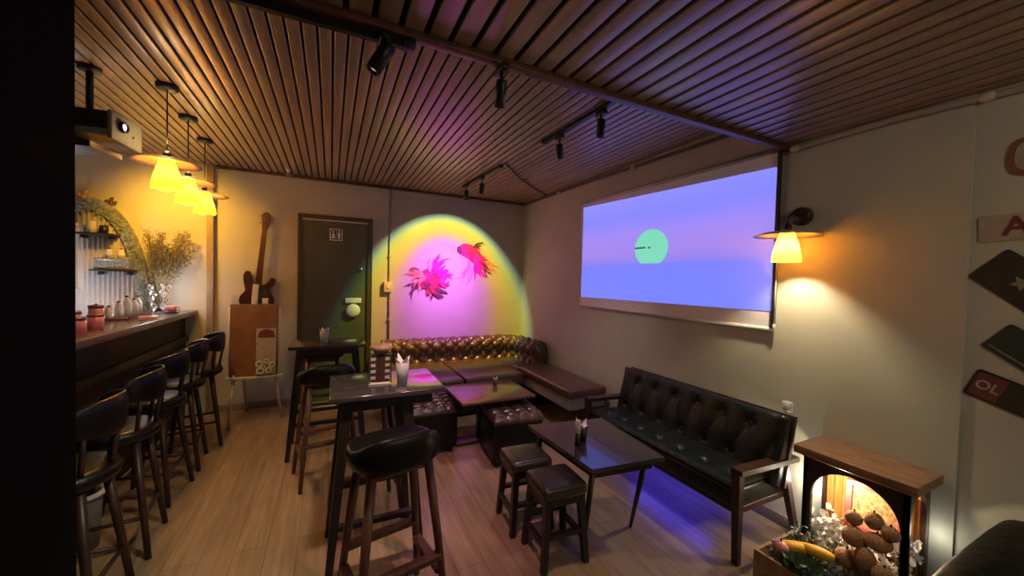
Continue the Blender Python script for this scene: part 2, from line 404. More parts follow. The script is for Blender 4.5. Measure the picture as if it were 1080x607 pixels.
s = MB(); s.add(qy(im, -.003), [[0, 1, 2, 3]]); pic = s.build('projected_picture', projection_mat(), t)
s = MB(); pts = []
for k in range(64):
    a = 2*PI*k/64; z = .165*sin(a); 
    pts.append((-.005, .190*cos(a)-.0, max(z, -.135)+.575))
s.add(pts, [list(range(64))]); sn = s.build('projected_sun', emat('mint_sun', (.16, .58, .40), .82), pic); sn['label'] = 'mint green sun cut flat at the sea line'
s = MB(); s.bb(-.008, -.006, .06, .19, .575, .59); s.bb(-.008, -.006, .0, .03, .572, .586); s.build('dark_line', emat('dark_streak', (.03, .10, .2), .6), pic)
t = thing('hanging_cord', 'thin white cord with end knob hanging from the right edge of the screen', 'cord', (2.53, 1.40, 1.24))
MB().tube([(0, 0, 0), (0, 0, .52)], .004, 8).build('cord', 'white', t)
MB().ell((0, 0, 0), (.008, .008, .02)).build('knob', 'white', t)

# ------------------------------------------------------------------ lamps
def lamp_shade_parts(t, z):     # z = height of disc in local coordinates
    MB().lathe([(.02, .018), (.06, .012), (.12, .004), (.165, -.012), (.168, -.016), (.12, -.002), (.06, .006), (.02, .010)], (0, 0, z), 40).build('brim', 'shade_disc', t)
    prof = [(.036, .005), (.046, -.03), (.055, -.06), (.066, -.10), (.074, -.14), (.076, -.17)]
    m = MB(); seg = 48; n = len(prof); vs = []; fs = []
    for k in range(seg):
        a = 2*PI*k/seg; w = 1+.05*sin(5*a)
        for i, (r, zz) in enumerate(prof):
            ww = 1+(w-1)*i/(n-1)
            vs.append((r*cos(a)*ww, r*sin(a)*ww, z+zz+(.006*sin(5*a+1) if i == n-1 else 0)))
    for k in range(seg):
        for i in range(n-1): fs.append([k*n+i, ((k+1) % seg)*n+i, ((k+1) % seg)*n+i+1, k*n+i+1])
    m.add(vs, fs, True); m.build('lamp_shade', 'shade', t)
    MB().ell((0, 0, z-.035), (.016, .016, .02)).build('bulb', 'bulb', t)
    MB().lathe([(.0001, .06), (.012, .06), (.02, .04), (.02, -.02), (.0001, -.02)], (0, 0, z), 16).build('socket', 'black', t)
def point(name, loc, col, w, r=.04):
    l = bpy.data.lights.new(name, 'POINT'); l.energy = w; l.color = col; l.shadow_soft_size = r
    o = bpy.data.objects.new(name, l); o.location = loc; C.objects.link(o); return o
ZD = 2.165
for (x, y), lb in zip([(-.905, 2.98), (-.945, 3.50), (-.975, 4.02)], ['nearest of the three yellow pendant lamps over the bar', 'middle one of the three yellow pendant lamps over the bar', 'farthest of the three yellow pendant lamps over the bar']):
    t = thing('pendant_lamp', lb, 'lamp', (x, y, 0), 0, 'yellow pendant lamps over the bar')
    MB().lathe([(.0001, ZC-.03), (.045, ZC-.03), (.055, ZC-.02), (.055, ZC), (.0001, ZC)], seg=24).build('ceiling_rose', 'black', t)
    MB().tube([(0, 0, ZC-.03), (0, 0, ZD+.05)], .004, 8).build('cord', 'black', t)
    lamp_shade_parts(t, ZD)
    point('pendant_light', (x, y, ZD-.085), (1, .66, .26), 9, .02)
    point('pendant_ceiling_fill', (x, y, ZD+.10), (1, .62, .25), 1.3, .03)  # extra point added above the brim to make the ceiling glow
# wall sconce
t = thing('wall_lamp', 'yellow wall lamp with wide flat brim beside the projector screen', 'lamp', (XW, 1.27, 0))
MB().lathe([(.0001, 0), (.055, 0), (.055, .03), (.045, .042), (.0001, .042)], (0, .01, 1.92), 28, rot(0, -PI/2, 0)).build('wall_mount', 'wood_dark', t)
MB().tube(catmull([(-.04, .01, 1.92), (-.10, .01, 1.93), (-.16, 0, 1.91), (-.17, .0, 1.87)], 5), .008, 8).build('arm', 'black', t)
t2 = bpy.data.objects.new('lamp_head', None); 
lamp_loc = (XW-.20, 1.36)
SD = 1.805
def sconce_head(t):
    off = Vector((-.175, 0, 0))
    for nm, mb, mt in (('brim', MB().lathe([(.02, .018), (.06, .012), (.12, .004), (.165, -.012), (.168, -.016), (.12, -.002), (.06, .006), (.02, .010)], off+Vector((0, 0, SD)), 40), 'shade_disc'),
                       ('lamp_shade', MB().lathe([(.036, .005), (.046, -.03), (.055, -.06), (.064, -.10), (.07, -.14), (.072, -.165)], off+Vector((0, 0, SD)), 40), 'shade'),
                       ('bulb', MB().ell(off+Vector((0, 0, SD-.035)), (.016, .016, .02)), 'bulb'),
                       ('socket', MB().lathe([(.0001, .06), (.012, .06), (.02, .04), (.02, -.02), (.0001, -.02)], off+Vector((0, 0, SD)), 16), 'black')):
        mb.build(nm, mt, t)
sconce_head(t)
bpy.data.objects.remove(t2)
point('sconce_light', (XW-.175, 1.27, SD-.085), (1, .84, .55), 16, .02)

# ------------------------------------------------------------------ painted goldfish on the back wall
def blob(pts, y, name, mat, parent):
    # flat painted patch, smooth closed outline in the wall plane
    n = len(pts); out = []
    for i in range(n):
        p0, p1, p2, p3 = pts[i-1], pts[i], pts[(i+1) % n], pts[(i+2) % n]
        for k in range(6):
            t_ = k/6
            out.append(tuple(.5*((2*b)+(-a+c)*t_+(2*a-5*b+4*c-d_)*t_*t_+(-a+3*b-3*c+d_)*t_**3) for a, b, c, d_ in zip(p0, p1, p2, p3)))
    return MB().prism([(x, z) for x, z in out], 0, .0015, Matrix.Translation((0, y, 0)) @ rot(PI/2).to_4x4()).build(name, mat, parent)
def fan(parent, name, mat, cx, cz, ang, L, spread, n, y, w=.5, curl=0.):
    # a fin of separate flowing rays painted from one root
    n = n*2+1; w = w*.62
    for i in range(n):
        a = ang + (i/(n-1)-.5)*spread + random.uniform(-.08, .08)
        l = L*(.60+.5*random.random())
        pts = []; back = []
        for k in range(9):
            s_ = k/8; aa = a+curl*s_*s_+.12*sin(3*s_+i)
            px = cx+cos(aa)*l*s_; pz = cz+sin(aa)*l*s_
            ww = w*L*.16*(sin(PI*min(1, s_*.9+.12))**.8)*(1 if k < 8 else .05)
            pts.append((px-sin(aa)*ww, pz+cos(aa)*ww)); back.append((px+sin(aa)*ww, pz-cos(aa)*ww))
        MB().prism(pts+back[::-1], 0, .0015, Matrix.Translation((0, y-.0008*i, 0)) @ rot(PI/2).to_4x4()).build(name, mat, parent)
YP = -.001
t = thing('painted_goldfish', 'larger painted red and pink goldfish with trailing fins, left on the back wall', 'wall painting', (1.18, YB, 1.45))
# origin (1.18,1.45)
blob([(-.16, .02), (-.10, .13), (.02, .17), (.14, .12), (.20, -.02), (.14, -.10), (0, -.12), (-.12, -.08)], YP, 'body', 'red', t)
fan(t, 'fin', 'coral', -.12, .08, 2.75, .20, 1.3, 6, YP-.002, .75, .3)
fan(t, 'fin', 'plum', -.10, -.03, 3.45, .25, .75, 5, YP-.004, .55, .3)
fan(t, 'fin', 'lilac', .0, .12, 1.6, .24, .6, 4, YP-.003, .5, -.3)
fan(t, 'fin', 'magenta', .10, .05, .9, .21, 1.3, 6, YP-.006, .7, -.4)
fan(t, 'fin', 'plum', .08, -.09, -1.35, .19, 1.7, 7, YP-.004, .9, .2)
fan(t, 'fin', 'pink', -.02, .02, 2.2, .14, 2.6, 6, YP-.010, .8, .3)
fan(t, 'fin', 'red', .02, -.04, -2.2, .17, 1.5, 6, YP-.012, .7, .3)
fan(t, 'fin', 'plum', -.13, .12, 2.4, .16, .3, 2, YP-.004, .6, .8)
fan(t, 'fin', 'magenta', .06, .10, 1.35, .28, .7, 4, YP-.005, .6, -.3)
fan(t, 'fin', 'coral', -.05, .04, 2.9, .22, 1.6, 5, YP-.014, .6, .5)
fan(t, 'fin', 'pink', .12, -.02, .0, .16, 1.8, 5, YP-.014, .8, .4)
fan(t, 'fin', 'plum', .0, -.02, 3.9, .13, 1.2, 4, YP-.020, .5, .4)
t = thing('painted_goldfish', 'smaller painted pink goldfish swimming up left, right on the back wall', 'wall painting', (1.80, YB, 1.75))
blob([(-.24, .14), (-.17, .22), (-.04, .21), (.08, .12), (.12, -.02), (.02, -.06), (-.10, .02), (-.2, .07)], YP, 'body', 'pink', t)
blob([(-.255, .12), (-.24, .18), (-.19, .17), (-.18, .10), (-.22, .08)], YP-.002, 'head', 'plum', t)
fan(t, 'fin', 'coral', .06, .08, -.75, .36, .7, 5, YP-.002, .4, -.2)
fan(t, 'fin', 'magenta', .0, .0, -1.2, .28, .9, 6, YP-.004, .55, .1)
fan(t, 'fin', 'plum', -.03, .18, .3, .17, .8, 4, YP-.003, .5, -.2)
fan(t, 'fin', 'lilac', -.08, .0, -1.6, .34, .45, 3, YP-.002, .35, -.3)
fan(t, 'fin', 'pink', -.05, .12, -.5, .18, 1.3, 5, YP-.008, .8, -.2)
fan(t, 'fin', 'red', -.10, .14, -.6, .24, .9, 5, YP-.014, .6, -.2)
fan(t, 'fin', 'magenta', -.02, .10, -1.0, .26, 1.2, 5, YP-.018, .6, .2)
fan(t, 'fin', 'plum', .10, -.02, -1.0, .22, .5, 3, YP-.010, .5, .1)

# ------------------------------------------------------------------ tufted corner sofa
def sweep(path, prof, nu, nv, tuft=None, depth=.0, tu=.13, vlen=None):
    """path: list of (x,y,nx,ny) samples by arc length; prof: list (n,z)"""
    pr = catmull(prof, 8)
    L = [0]
    for i in range(1, len(pr)): L.append(L[-1]+math.dist(pr[i], pr[i-1]))
    S = [0]
    for i in range(1, len(path)): S.append(S[-1]+math.dist(path[i][:2], path[i-1][:2]))
    def at(A, Ls, s):
        for i in range(1, len(Ls)):
            if s <= Ls[i]+1e-9:
                t_ = (s-Ls[i-1])/max(1e-9, Ls[i]-Ls[i-1]); return [a+(b-a)*t_ for a, b in zip(A[i-1], A[i])]
        return list(A[-1])
    vs = []; fs = []
    for i in range(nu+1):
        u = S[-1]*i/nu; px, py, nx, ny = at(path, S, u)
        for j in range(nv+1):
            v = L[-1]*j/nv; n, z = at(pr, L, v)
            n2, z2 = at(pr, L, min(L[-1], v+.004)); n1, z1 = at(pr, L, max(0, v-.004))
            tn, tz = n2-n1, z2-z1; l = math.hypot(tn, tz) or 1
            on, oz = tz/l, -tn/l
            dd = 0
            if tuft and v < tuft:
                uu = u/tu; vv = v/tu*1.15-.25
                puff = (abs(sin(PI*(uu+vv)/1))*abs(sin(PI*(uu-vv)/1)))**.45
                fade = min(1, (tuft-v)/.05)
                dd = depth*(puff-.6)*fade
            n += on*dd; z += oz*dd
            vs.append((px+nx*n, py+ny*n, z))
    w = nv+1
    for i in range(nu):
        for j in range(nv): fs.append([i*w+j, (i+1)*w+j, (i+1)*w+j+1, i*w+j+1])
    fs.append(list(range(w))); fs.append([nu*w+j for j in range(w)][::-1])
    return vs, fs
t = thing('corner_sofa', 'dark brown buttoned leather corner sofa under the goldfish painting', 'sofa', (1.5, 4.5, 0))
off = Vector((1.5, 4.5, 0))
prof = [(.115, .38), (.10, .45), (.085, .51), (.105, .555), (.135, .60), (.13, .655), (.08, .70), (0, .712), (-.08, .69), (-.115, .62), (-.12, .45), (-.12, .05), (.10, .05), (.115, .38)]
yl = YB-.16; xl = XW-.16; R_ = .30
path = [(x, yl, 0, -1) for x in [.56+(xl-R_-.56)*k/20 for k in range(21)]]
path += [(xl-R_+R_*sin(a), yl-R_+R_*cos(a), -sin(a), -cos(a)) for a in [PI/2*k/10 for k in range(1, 11)]]
path += [(xl, y, -1, 0) for y in [yl-R_-(yl-R_-4.10)*k/8 for k in range(1, 9)]]
vs, fs = sweep(path, prof, 300, 110, tuft=.50, depth=.042, tu=.165)
m = MB(); m.add([Vector(v)-off for v in vs], fs, True); bk = m.build('tufted_back', 'leather_brown', t)
# buttons
S = 0; btn = MB()
pl = [0]
for i in range(1, len(path)): pl.append(pl[-1]+math.dist(path[i][:2], path[i-1][:2]))
def seatc(x0, x1, y0, y1, z0, z1):
    return MB().bb(x0-1.5, x1-1.5, y0-4.5, y1-4.5, z0, z1, bev=.035)
seatc(.60, 1.30, 3.78, 4.70, .28, .43).build('seat_cushion', 'leather_brown', t, 1)
seatc(1.31, 2.03, 3.78, 4.70, .28, .43).build('seat_cushion', 'leather_brown', t, 1)
seatc(2.04, 2.29, 4.03, 4.70, .28, .43).build('seat_cushion', 'leather_brown', t, 1)
MB().bb(-.88, .53, -.68, .3, .03, .28, bev=.01).bb(.53, .8, -.40, .3, .03, .28, bev=.01).build('base', 'leather', t)
for x, y in ((.68, 3.86), (1.95, 3.86), (.68, 4.7), (2.25, 4.7)): MB().tube([(x-1.5, y-4.5, 0), (x-1.5, y-4.5, .04)], .025).build('foot', 'black_wood', t)

# bench against the right wall
t = thing('leather_bench', 'backless dark brown leather bench along the wall between the two sofas', 'bench', (2.27, 3.45, 0))
MB().bb(-.24, .22, -.55, .55, .37, .46, bev=.03).build('seat', 'leather_brown', t, 1)
MB().tube([(-.235, -.52, .447), (-.235, .53, .447)], .006, 8).build('piping', 'wood_mid', t)
MB().bb(-.22, .21, -.53, .53, .26, .37, bev=.006).build('apron', 'grey_panel', t)
for yy in (-.53, .36): MB().bb(.00, .20, yy, yy+.17, 0, .27, bev=.006).build('leg', 'wood_dark', t)

# ottomans
def tuft_box(w, h, n, z0, puffh=.035):
    N = 44; vs = []; fs = []
    for i in range(N+1):
        for j in range(N+1):
            u = i/N; v = j/N
            x = (u-.5)*w; y = (v-.5)*w
            p = (abs(sin(PI*u*n))*abs(sin(PI*v*n)))**.45
            e = min(1, min(u, 1-u, v, 1-v)/.06); e = 1-(1-e)**2
            vs.append((x*(.96+.04*(1-e) if False else 1), y, h-.03+puffh*p*e*.9+.008*e-.012*(1-e)))
    for i in range(N):
        for j in range(N): fs.append([i*(N+1)+j, (i+1)*(N+1)+j, (i+1)*(N+1)+j+1, i*(N+1)+j+1])
    return vs, fs
def ottoman(x, y, w, h, rz, label):
    t = thing('tufted_ottoman', label, 'ottoman', (x, y, 0), rz, 'tufted leather ottomans')
    MB().bb(-w/2+.004, w/2-.004, -w/2+.004, w/2-.004, .05, h-.035, bev=.02).build('body', 'leather', t)
    m = MB(); vs, fs = tuft_box(w, h, 4, 0); m.add(vs, fs, True)
    N = 44; m.bb(-w/2, w/2, -w/2, w/2, h-.075, h-.043, bev=.012)
    m.build('tufted_top', 'leather_ottoman', t)
    b = MB()
    for i in range(1, 4):
        for j in range(1, 4): b.ell(((i/4-.5)*w, (j/4-.5)*w, h-.018), (.008, .008, .005), 10)
    b.build('buttons', 'leather', t)
    for sx in (-1, 1):
        for sy in (-1, 1): MB().tube([(sx*(w/2-.05), sy*(w/2-.05), 0), (sx*(w/2-.05), sy*(w/2-.05), .055)], .018).build('foot', 'black_wood', t)
ottoman(1.395, 2.845, .43, .42, -.1, 'tufted leather ottoman right of the two, in front of the brown coffee table')
ottoman(.80, 3.25, .40, .42, 0, 'tufted leather ottoman partly behind the near high table')
# brown coffee table
t = thing('coffee_table', 'low glossy brown coffee table between corner sofa and ottomans', 'table', (1.29, 3.28, 0))
MB().bb(-.34, .33, -.47, .07, .475, .50, bev=.006).build('tabletop', 'table_brown', t)
MB().bb(-.05, .03, -.10, -.02, .02, .475).build('column', 'black_wood', t)
MB().bb(-.27, .25, -.13, .02, 0, .025, bev=.004).build('base_plate', 'black_wood', t)

# ------------------------------------------------------------------ two-seat sofa on the right wall
t = thing('tufted_settee', 'black green tufted leather settee with wooden arms under the screen', 'sofa', (2.25, 1.88, 0))
ox, oy = 2.25, 1.88
def tuftpanel(w, h, thick, nu, nv, depth, N=(110, 50)):
    """panel in local (u along X, v along Y), surface at +Z"""
    vs = []; fs = []
    for i in range(N[0]+1):
        for j in range(N[1]+1):
            u = i/N[0]; v = j/N[1]; x = (u-.5)*w; y = (v-.5)*h
            uu = u*nu; vv = v*nv
            dd = 0
            for b_ in range(int(nv)+1):
                for a_ in range(int(nu)+2):
                    bx = (a_+(.5 if b_ % 2 else 0)); by = b_+.5
                    r2 = ((uu-bx)*w/nu)**2+((vv-by)*h/nv)**2
                    if r2 < .01 and .3 < bx < nu-.2: dd += .95*math.exp(-r2/.00030)+.30*math.exp(-r2/.0025)
            s1 = uu+(vv-.5)/2; d1 = uu-(vv-.5)/2
            dd += .28*(1-(abs(sin(PI*s1))*abs(sin(PI*d1)))**.35)
            e = min(1, min(u*w, (1-u)*w, v*h, (1-v)*h)/.03)
            vs.append((x, y, thick-depth*dd*1.0-.022*(1-e)**2))
    W = N[1]+1
    for i in range(N[0]):
        for j in range(N[1]): fs.append([i*W+j, (i+1)*W+j, (i+1)*W+j+1, i*W+j+1])
    return vs, fs
# seat cushion: local X -> world Y
Tm = Matrix.Translation((0-.03, 0, .30)) @ rot(0, 0, PI/2).to_4x4()
m = MB(); vs, fs = tuftpanel(1.25, .50, .125, 7, 2, .030); m.add(vs, fs, True, Tm)
m.bb(-.28, .22, -.625, .625, .285, .390, bev=.02); m.build('seat_cushion', 'leather_green', t)
Tb = Matrix.Translation((.135, -.015, .54)) @ rot(0, -PI/2+.22, 0).to_4x4() @ rot(0, 0, PI/2).to_4x4()
m = MB(); vs, fs = tuftpanel(1.30, .40, .10, 7, 2, .034); m.add(vs, fs, True, Tb)
m.box((0, 0, .052), (1.30, .42, .09), bev=.02) if False else None
mm = MB(); mm.box((0, 0, .038), (1.30, .40, .074), bev=.02)
m.add(mm.v, mm.f, True, Tb); m.build('backrest', 'leather_green', t)
m = MB(); m.add(*(lambda b: (b.v, b.f))(MB().box((0, -.004, -.012), (1.32, .41, .024), bev=.004)), False, Tb); m.build('back_board', 'wood_dark', t)
MB().bb(-.26, .20, -.63, .63, .25, .288, bev=.006).build('seat_frame', 'wood_dark', t)
for s_ in (-1, 1):
    yy = s_*.645
    m = MB(); m.bar((-.30, yy, .505), (.235, yy, .485), .028, .065); m.build('armrest', 'wood_dark', t)
    m = MB(); m.bar((-.285, yy, .495), (-.275, yy, 0), .042, .045, .03, .035); m.build('leg', 'wood_dark', t)
    m = MB(); m.bar((.12, yy, .485), (.285, yy, 0), .045, .04, .03, .03); m.build('leg', 'wood_dark', t)
t = thing('glass_tumbler', 'small clear tumbler on the top edge of the settee back', 'glass', (2.468, 1.27, .745))
MB().lathe([(.0001, 0), (.024, 0), (.028, .06), (.026, .06), (.022, .005), (.0001, .005)], seg=20).build('tumbler', pmat('frosted_glass', (.8, .8, .76), .5, trans=.5), t)

# ------------------------------------------------------------------ low black table and stools
t = thing('low_table', 'low satin black table with splayed legs in front of the settee', 'table', (1.46, 1.83, 0))
m = MB(); poly = [(1.205, 2.19), (1.235, 1.535), (1.70, 1.485), (1.755, 2.10)]
m.prism([(x-1.46, y-1.83) for x, y in poly], .497, .522); m.build('tabletop', 'table_black', t)
m = MB(); m.prism([((x-1.46)*.82, (y-1.83)*.86) for x, y in poly], .445, .497); m.build('apron', 'black_wood', t)
for a, b_ in (((.18, -.26), (.21, -.13)), ((.2, .2), (.16, .2)), ((-.18, -.24), (-.2, -.2)), ((-.2, .28), (-.24, .32))):
    MB().tube([(a[0], a[1], .47), (b_[0], b_[1], 0)], [.018, .010], 12).build('leg', 'black_wood', t)

def low_stool(x, y, rz, label):
    t = thing('low_stool', label, 'stool', (x, y, 0), rz, 'low black stools')
    m = MB(); m.bb(-.135, .135, -.125, .125, .355, .432, bev=.028); m.build('seat', 'leather_stool', t, 1)
    MB().bb(-.12, .12, -.11, .11, .325, .36).build('seat_frame', 'black_wood', t)
    for sx in (-1, 1):
        for sy in (-1, 1): MB().bar((sx*.10, sy*.095, .345), (sx*.125, sy*.12, 0), .036, .036, .030, .030).build('leg', 'black_wood', t)
    for sx in (-1, 1): MB().bar((sx*.117, -.11, .13), (sx*.117, .11, .13), .02, .032).build('stretcher', 'black_wood', t)
    for sy in (-1, 1): MB().bar((-.115, sy*.109, .175), (.115, sy*.109, .175), .02, .032).build('stretcher', 'black_wood', t)
    return t
low_stool(1.10, 2.02, -.08, 'low black stool farther from camera, at the left side of low table')
low_stool(1.125, 1.71, -.06, 'low black stool nearest the camera, at the corner of low table')

# ------------------------------------------------------------------ high tables and saddle stools
def high_table(x0, x1, y0, y1, z, label, inr=0):
    t = thing('high_table', label, 'table', ((x0+x1)/2, (y0+y1)/2, 0))
    w, d_ = (x1-x0)/2, (y1-y0)/2
    MB().bb(-w, w, -d_, d_, z-.028, z, bev=.005).build('tabletop', 'table_black', t)
    MB().bb(-w+.06, w-.06, -d_+.05, d_-.05, z-.085, z-.028).build('apron', 'black_wood', t)
    for sx in (-1, 1):
        for sy in (-1, 1):
            MB().bar((sx*(w-.08)-(inr if sx > 0 else 0), sy*(d_-.07), z-.04), (sx*w-(inr if sx > 0 else 0), sy*(d_-.02), 0), .05, .05, .032, .032).build('leg', 'black_wood', t)
    for sy in (-1, 1): MB().bar((-w+.03, sy*(d_-.03), .28), (w-.03-inr, sy*(d_-.03), .28), .022, .035).build('stretcher', 'black_wood', t)
    return t
high_table(.0, .555, 1.92, 2.37, .92, 'near black high table with glowing reflective right half and menu stand', .11)
high_table(-.30, .275, 3.40, 3.80, .92, 'far black high table in front of the green door')

def saddle_stool(x, y, rz, label, sh=.755):
    t = thing('bar_stool', label, 'stool', (x, y, 0), rz, 'black seated wooden stools at the high tables')
    # kidney seat with a low raised back rim on the -y side
    N = 40; K = 10; vs = []; fs = []
    w, d_ = .185, .155
    def top(px, py):
        # rises toward the back
        b_ = max(0, (-py/d_)+.05); return .035+.075*min(1, b_)**1.5
    # one closed surface: rings from bottom center outwards, around the edge, to top centre
    rings = [(.05, 'b'), (.55, 'b'), (.88, 'b'), (1.0, 'm0'), (1.06, 'm'), (1.02, 'm2'), (.93, 't'), (.78, 't2'), (.5, 't3'), (.25, 't4'), (.04, 't5')]
    for r, kd in rings:
        for k in range(N):
            a = 2*PI*k/N; ex = .72
            cx = abs(cos(a))**ex*(1 if cos(a) >= 0 else -1); sy = abs(sin(a))**ex*(1 if sin(a) >= 0 else -1)
            x_, y_ = w*r*cx, d_*r*sy
            tz = top(w*cx, d_*sy)
            z = {'b': -.045, 'm0': -.035, 'm': -.01+tz*.3, 'm2': tz*.75, 't': tz, 't2': tz*.90+.0, 't3': tz*.25+.028, 't4': .034, 't5': .034}[kd]
            vs.append((x_, y_, sh+z))
    for i in range(len(rings)-1):
        for k in range(N): fs.append([i*N+k, i*N+(k+1) % N, (i+1)*N+(k+1) % N, (i+1)*N+k])
    fs.append(list(range(N))[::-1]); fs.append([(len(rings)-1)*N+k for k in range(N)])
    m = MB(); m.add(vs, fs, True); m.build('seat', 'leather', t, 1)
    MB().bb(-.13, .13, -.10, .10, sh-.075, sh-.04, bev=.006).build('seat_frame', 'wood_red', t)
    for sx in (-1, 1):
        for sy in (-1, 1):
            MB().tube([(sx*.12, sy*.09, sh-.05), (sx*.155, sy*.125, sh*.5), (sx*.19, sy*.165, 0)], [.020, .018, .013], 14).build('leg', 'wood_red', t)
    for sy in (-1, 1): MB().bar((-.163, sy*.14, .30), (.163, sy*.14, .30), .02, .045).build('stretcher', 'wood_red', t)
    for sx in (-1, 1): MB().bar((sx*.168, -.13, .22), (sx*.168, .13, .22), .04, .02).build('stretcher', 'wood_red', t)
    return t
st = saddle_stool(.255, 1.665, .20, 'wooden stool with black padded seat closest to the camera at near high table')
dup(st, (-.02, 3.08, 0), .2, 'wooden stool with black padded seat between the two high tables')
dup(st, (.21, 2.50, 0), PI+.1, 'wooden stool with black seat tucked under the near high table')
dup(st, (-.06, 4.0, 0), PI, 'wooden stool with black seat pushed under the far high table by the door')

# ------------------------------------------------------------------ bar stools with curved backs
def bar_stool(x, y, rz, label):
    t = thing('bar_stool', label, 'stool', (x, y, 0), rz, 'dark low-back stools along the bar')
    MB().lathe([(.0001, .60), (.15, .60), (.175, .615), (.185, .64), (.175, .665), (.14, .675), (.0001, .668)], seg=32).build('seat', 'leather', t)
    for sx in (-1, 1):
        for sy in (-1, 1):
            MB().tube([(sx*.10, sy*.10, .61), (sx*.165, sy*.165, 0)], [.019, .014], 12).build('leg', 'wood_dark', t)
    for a, b_ in (((-1, -1), (1, -1)), ((1, -1), (1, 1)), ((1, 1), (-1, 1)), ((-1, 1), (-1, -1))):
        MB().tube([(a[0]*.143, a[1]*.143, .21), (b_[0]*.143, b_[1]*.143, .21)], .010, 8).build('stretcher', 'wood_dark', t)
    # curved padded band, back on local +x
    m = MB(); vs = []; fs = []; N = 28; P = 12
    for i in range(N+1):
        a = -PI*.42+PI*.84*i/N; r = .185; tp = sin(PI*i/N)**.5
        for j in range(P):
            b_ = 2*PI*j/P; zz = .885+(.02+.065*tp)*sin(b_); rr = r+.014*cos(b_)+.02*(zz-.85)
            vs.append((rr*cos(a), rr*sin(a)*1.0, zz))
    for i in range(N):
        for j in range(P): fs.append([i*P+j, i*P+(j+1) % P, (i+1)*P+(j+1) % P, (i+1)*P+j])
    fs.append(list(range(P))); fs.append([N*P+j for j in range(P)][::-1])
    m.add(vs, fs, True); m.build('backrest', 'leather', t)
    for a in (-.8, 0, .8):
        MB().tube([(.15*cos(a), .15*sin(a), .63), (.185*cos(a), .185*sin(a), .86)], .010, 8).build('back_post', 'wood_dark', t)
    return t
lbl = ['dark stool closest to the camera at the bar, half behind the pillar', 'dark low-back bar stool, second along the bar from the camera',
       'dark low-back bar stool, third along the bar from the camera', 'dark low-back bar stool, fourth along the bar, next to the last', 'dark low-back bar stool at the far end of the bar near the guitar']
bs = bar_stool(-1.00, 2.18, 0, lbl[0])
for k, (x, y, r) in enumerate([(-1.02, 2.68, .1), (-1.06, 3.22, -.1), (-1.06, 3.66, .1), (-1.04, 4.08, .25)]):
    dup(bs, (x, y, 0), r, lbl[k+1])

# ------------------------------------------------------------------ bar counter
t = thing('bar_counter', 'long black bar counter with glossy dark top along the left side', 'bar counter', (-1.45, 3.3, 0))
MB().bb(-.20, .20, -1.7, 1.635, 1.05, 1.10, bev=.006).build('countertop', 'bar_top', t)
MB().bb(-.17, .10, -1.65, 1.635, 0, 1.05).build('front_panel', 'bar_front', t)
MB().bb(.10, .13, -1.65, 1.63, .78, .84).build('rail', 'black_wood', t)
MB().tube([(.17, -1.6, .2), (.17, 1.6, .2)], .016).build('foot_rail', 'black', t)
# things on the bar
def bottle(x, y, z, r, h, mat, label, grp='bottles and jars on the bar', neck=.35, cap='black'):
    t = thing('bottle', label, 'bottle', (x, y, z), 0, grp)
    MB().lathe([(.0001, 0), (r, 0), (r, h*(1-neck)-.01), (r*.8, h*(1-neck)+.01), (r*neck, h*(1-neck)+.03), (r*neck, h*.93), (.0001, h*.93)], seg=20).build('body', mat, t)
    MB().lathe([(.0001, 0), (r*neck*1.15, 0), (r*neck*1.15, h*.08), (.0001, h*.08)], (0, 0, h*.92), 16).build('cap', cap, t)
    return t
def jar(x, y, z, r, h, mat, label, grp='pink jars at the near end of the bar'):
    t = thing('jar', label, 'jar', (x, y, z), 0, grp)
    MB().lathe([(.0001, 0), (r, 0), (r*1.02, h*.5), (r, h*.85), (r*.85, h*.87), (r*.8, h*.8), (.0001, h*.8)], seg=24).build('body', mat, t)
    MB().lathe([(.0001, h*.86), (r*1.04, h*.86), (r*1.04, h), (r*.3, h*1.02), (.0001, h*1.1)], seg=24).build('lid', 'leather_brown', t)
M['frosted'] = pmat('frosted_clear_glass', (.8, .8, .76), .45, trans=.45)
M['pink_ceramic'] = pmat('pink_ceramic', (.60, .22, .27), .3, var=.1)
jar(-1.37, 3.12, 1.10, .05, .11, 'pink_ceramic', 'pink lidded jar closest to the camera on the bar')
jar(-1.48, 3.34, 1.10, .045, .13, 'pink_ceramic', 'tall pink lidded jar behind the closest one on the bar')
jar(-1.40, 3.42, 1.10, .04, .10, 'pink_ceramic', 'small pink jar at the front edge of the bar')
jar(-1.52, 3.72, 1.10, .04, .14, 'pink_ceramic', 'slim pink jar farthest from the camera of the pink ones')
# tray with bottles
t = thing('serving_tray', 'dark flat tray carrying clear bottles on the bar', 'tray', (-1.56, 4.28, 1.10), .1)
MB().bb(-.08, .09, -.28, .28, 0, .012, bev=.004).bb(-.08, -.07, -.28, .28, .0, .03).bb(.08, .09, -.28, .28, 0, .03).build('tray', 'wood_red', t)
for k, (x, y, h) in enumerate([(-1.585, 4.06, .10), (-1.57, 4.17, .13), (-1.56, 4.28, .17), (-1.55, 4.38, .14), (-1.56, 4.48, .16)]):
    bottle(x, y, 1.112, .03, h, 'frosted', ['clear bottle nearest the camera on the tray', 'second clear bottle on the tray, counted from the camera', 'tallest clear bottle, in the middle of the tray', 'fourth clear bottle on the tray, counted from the camera', 'clear bottle at the far end of the tray, by the vase'][k], 'clear bottles on the tray')
t = thing('book', 'thin closed pinkish book lying flat on the bar before the tray', 'book', (-1.36, 4.1, 1.10), .3)
MB().bb(-.055, .055, -.09, .09, .003, .015).build('pages', 'paper', t)
MB().bb(-.06, .06, -.095, .095, 0, .004).bb(-.06, .06, -.095, .095, .015, .019).build('cover', 'pink_ceramic', t)
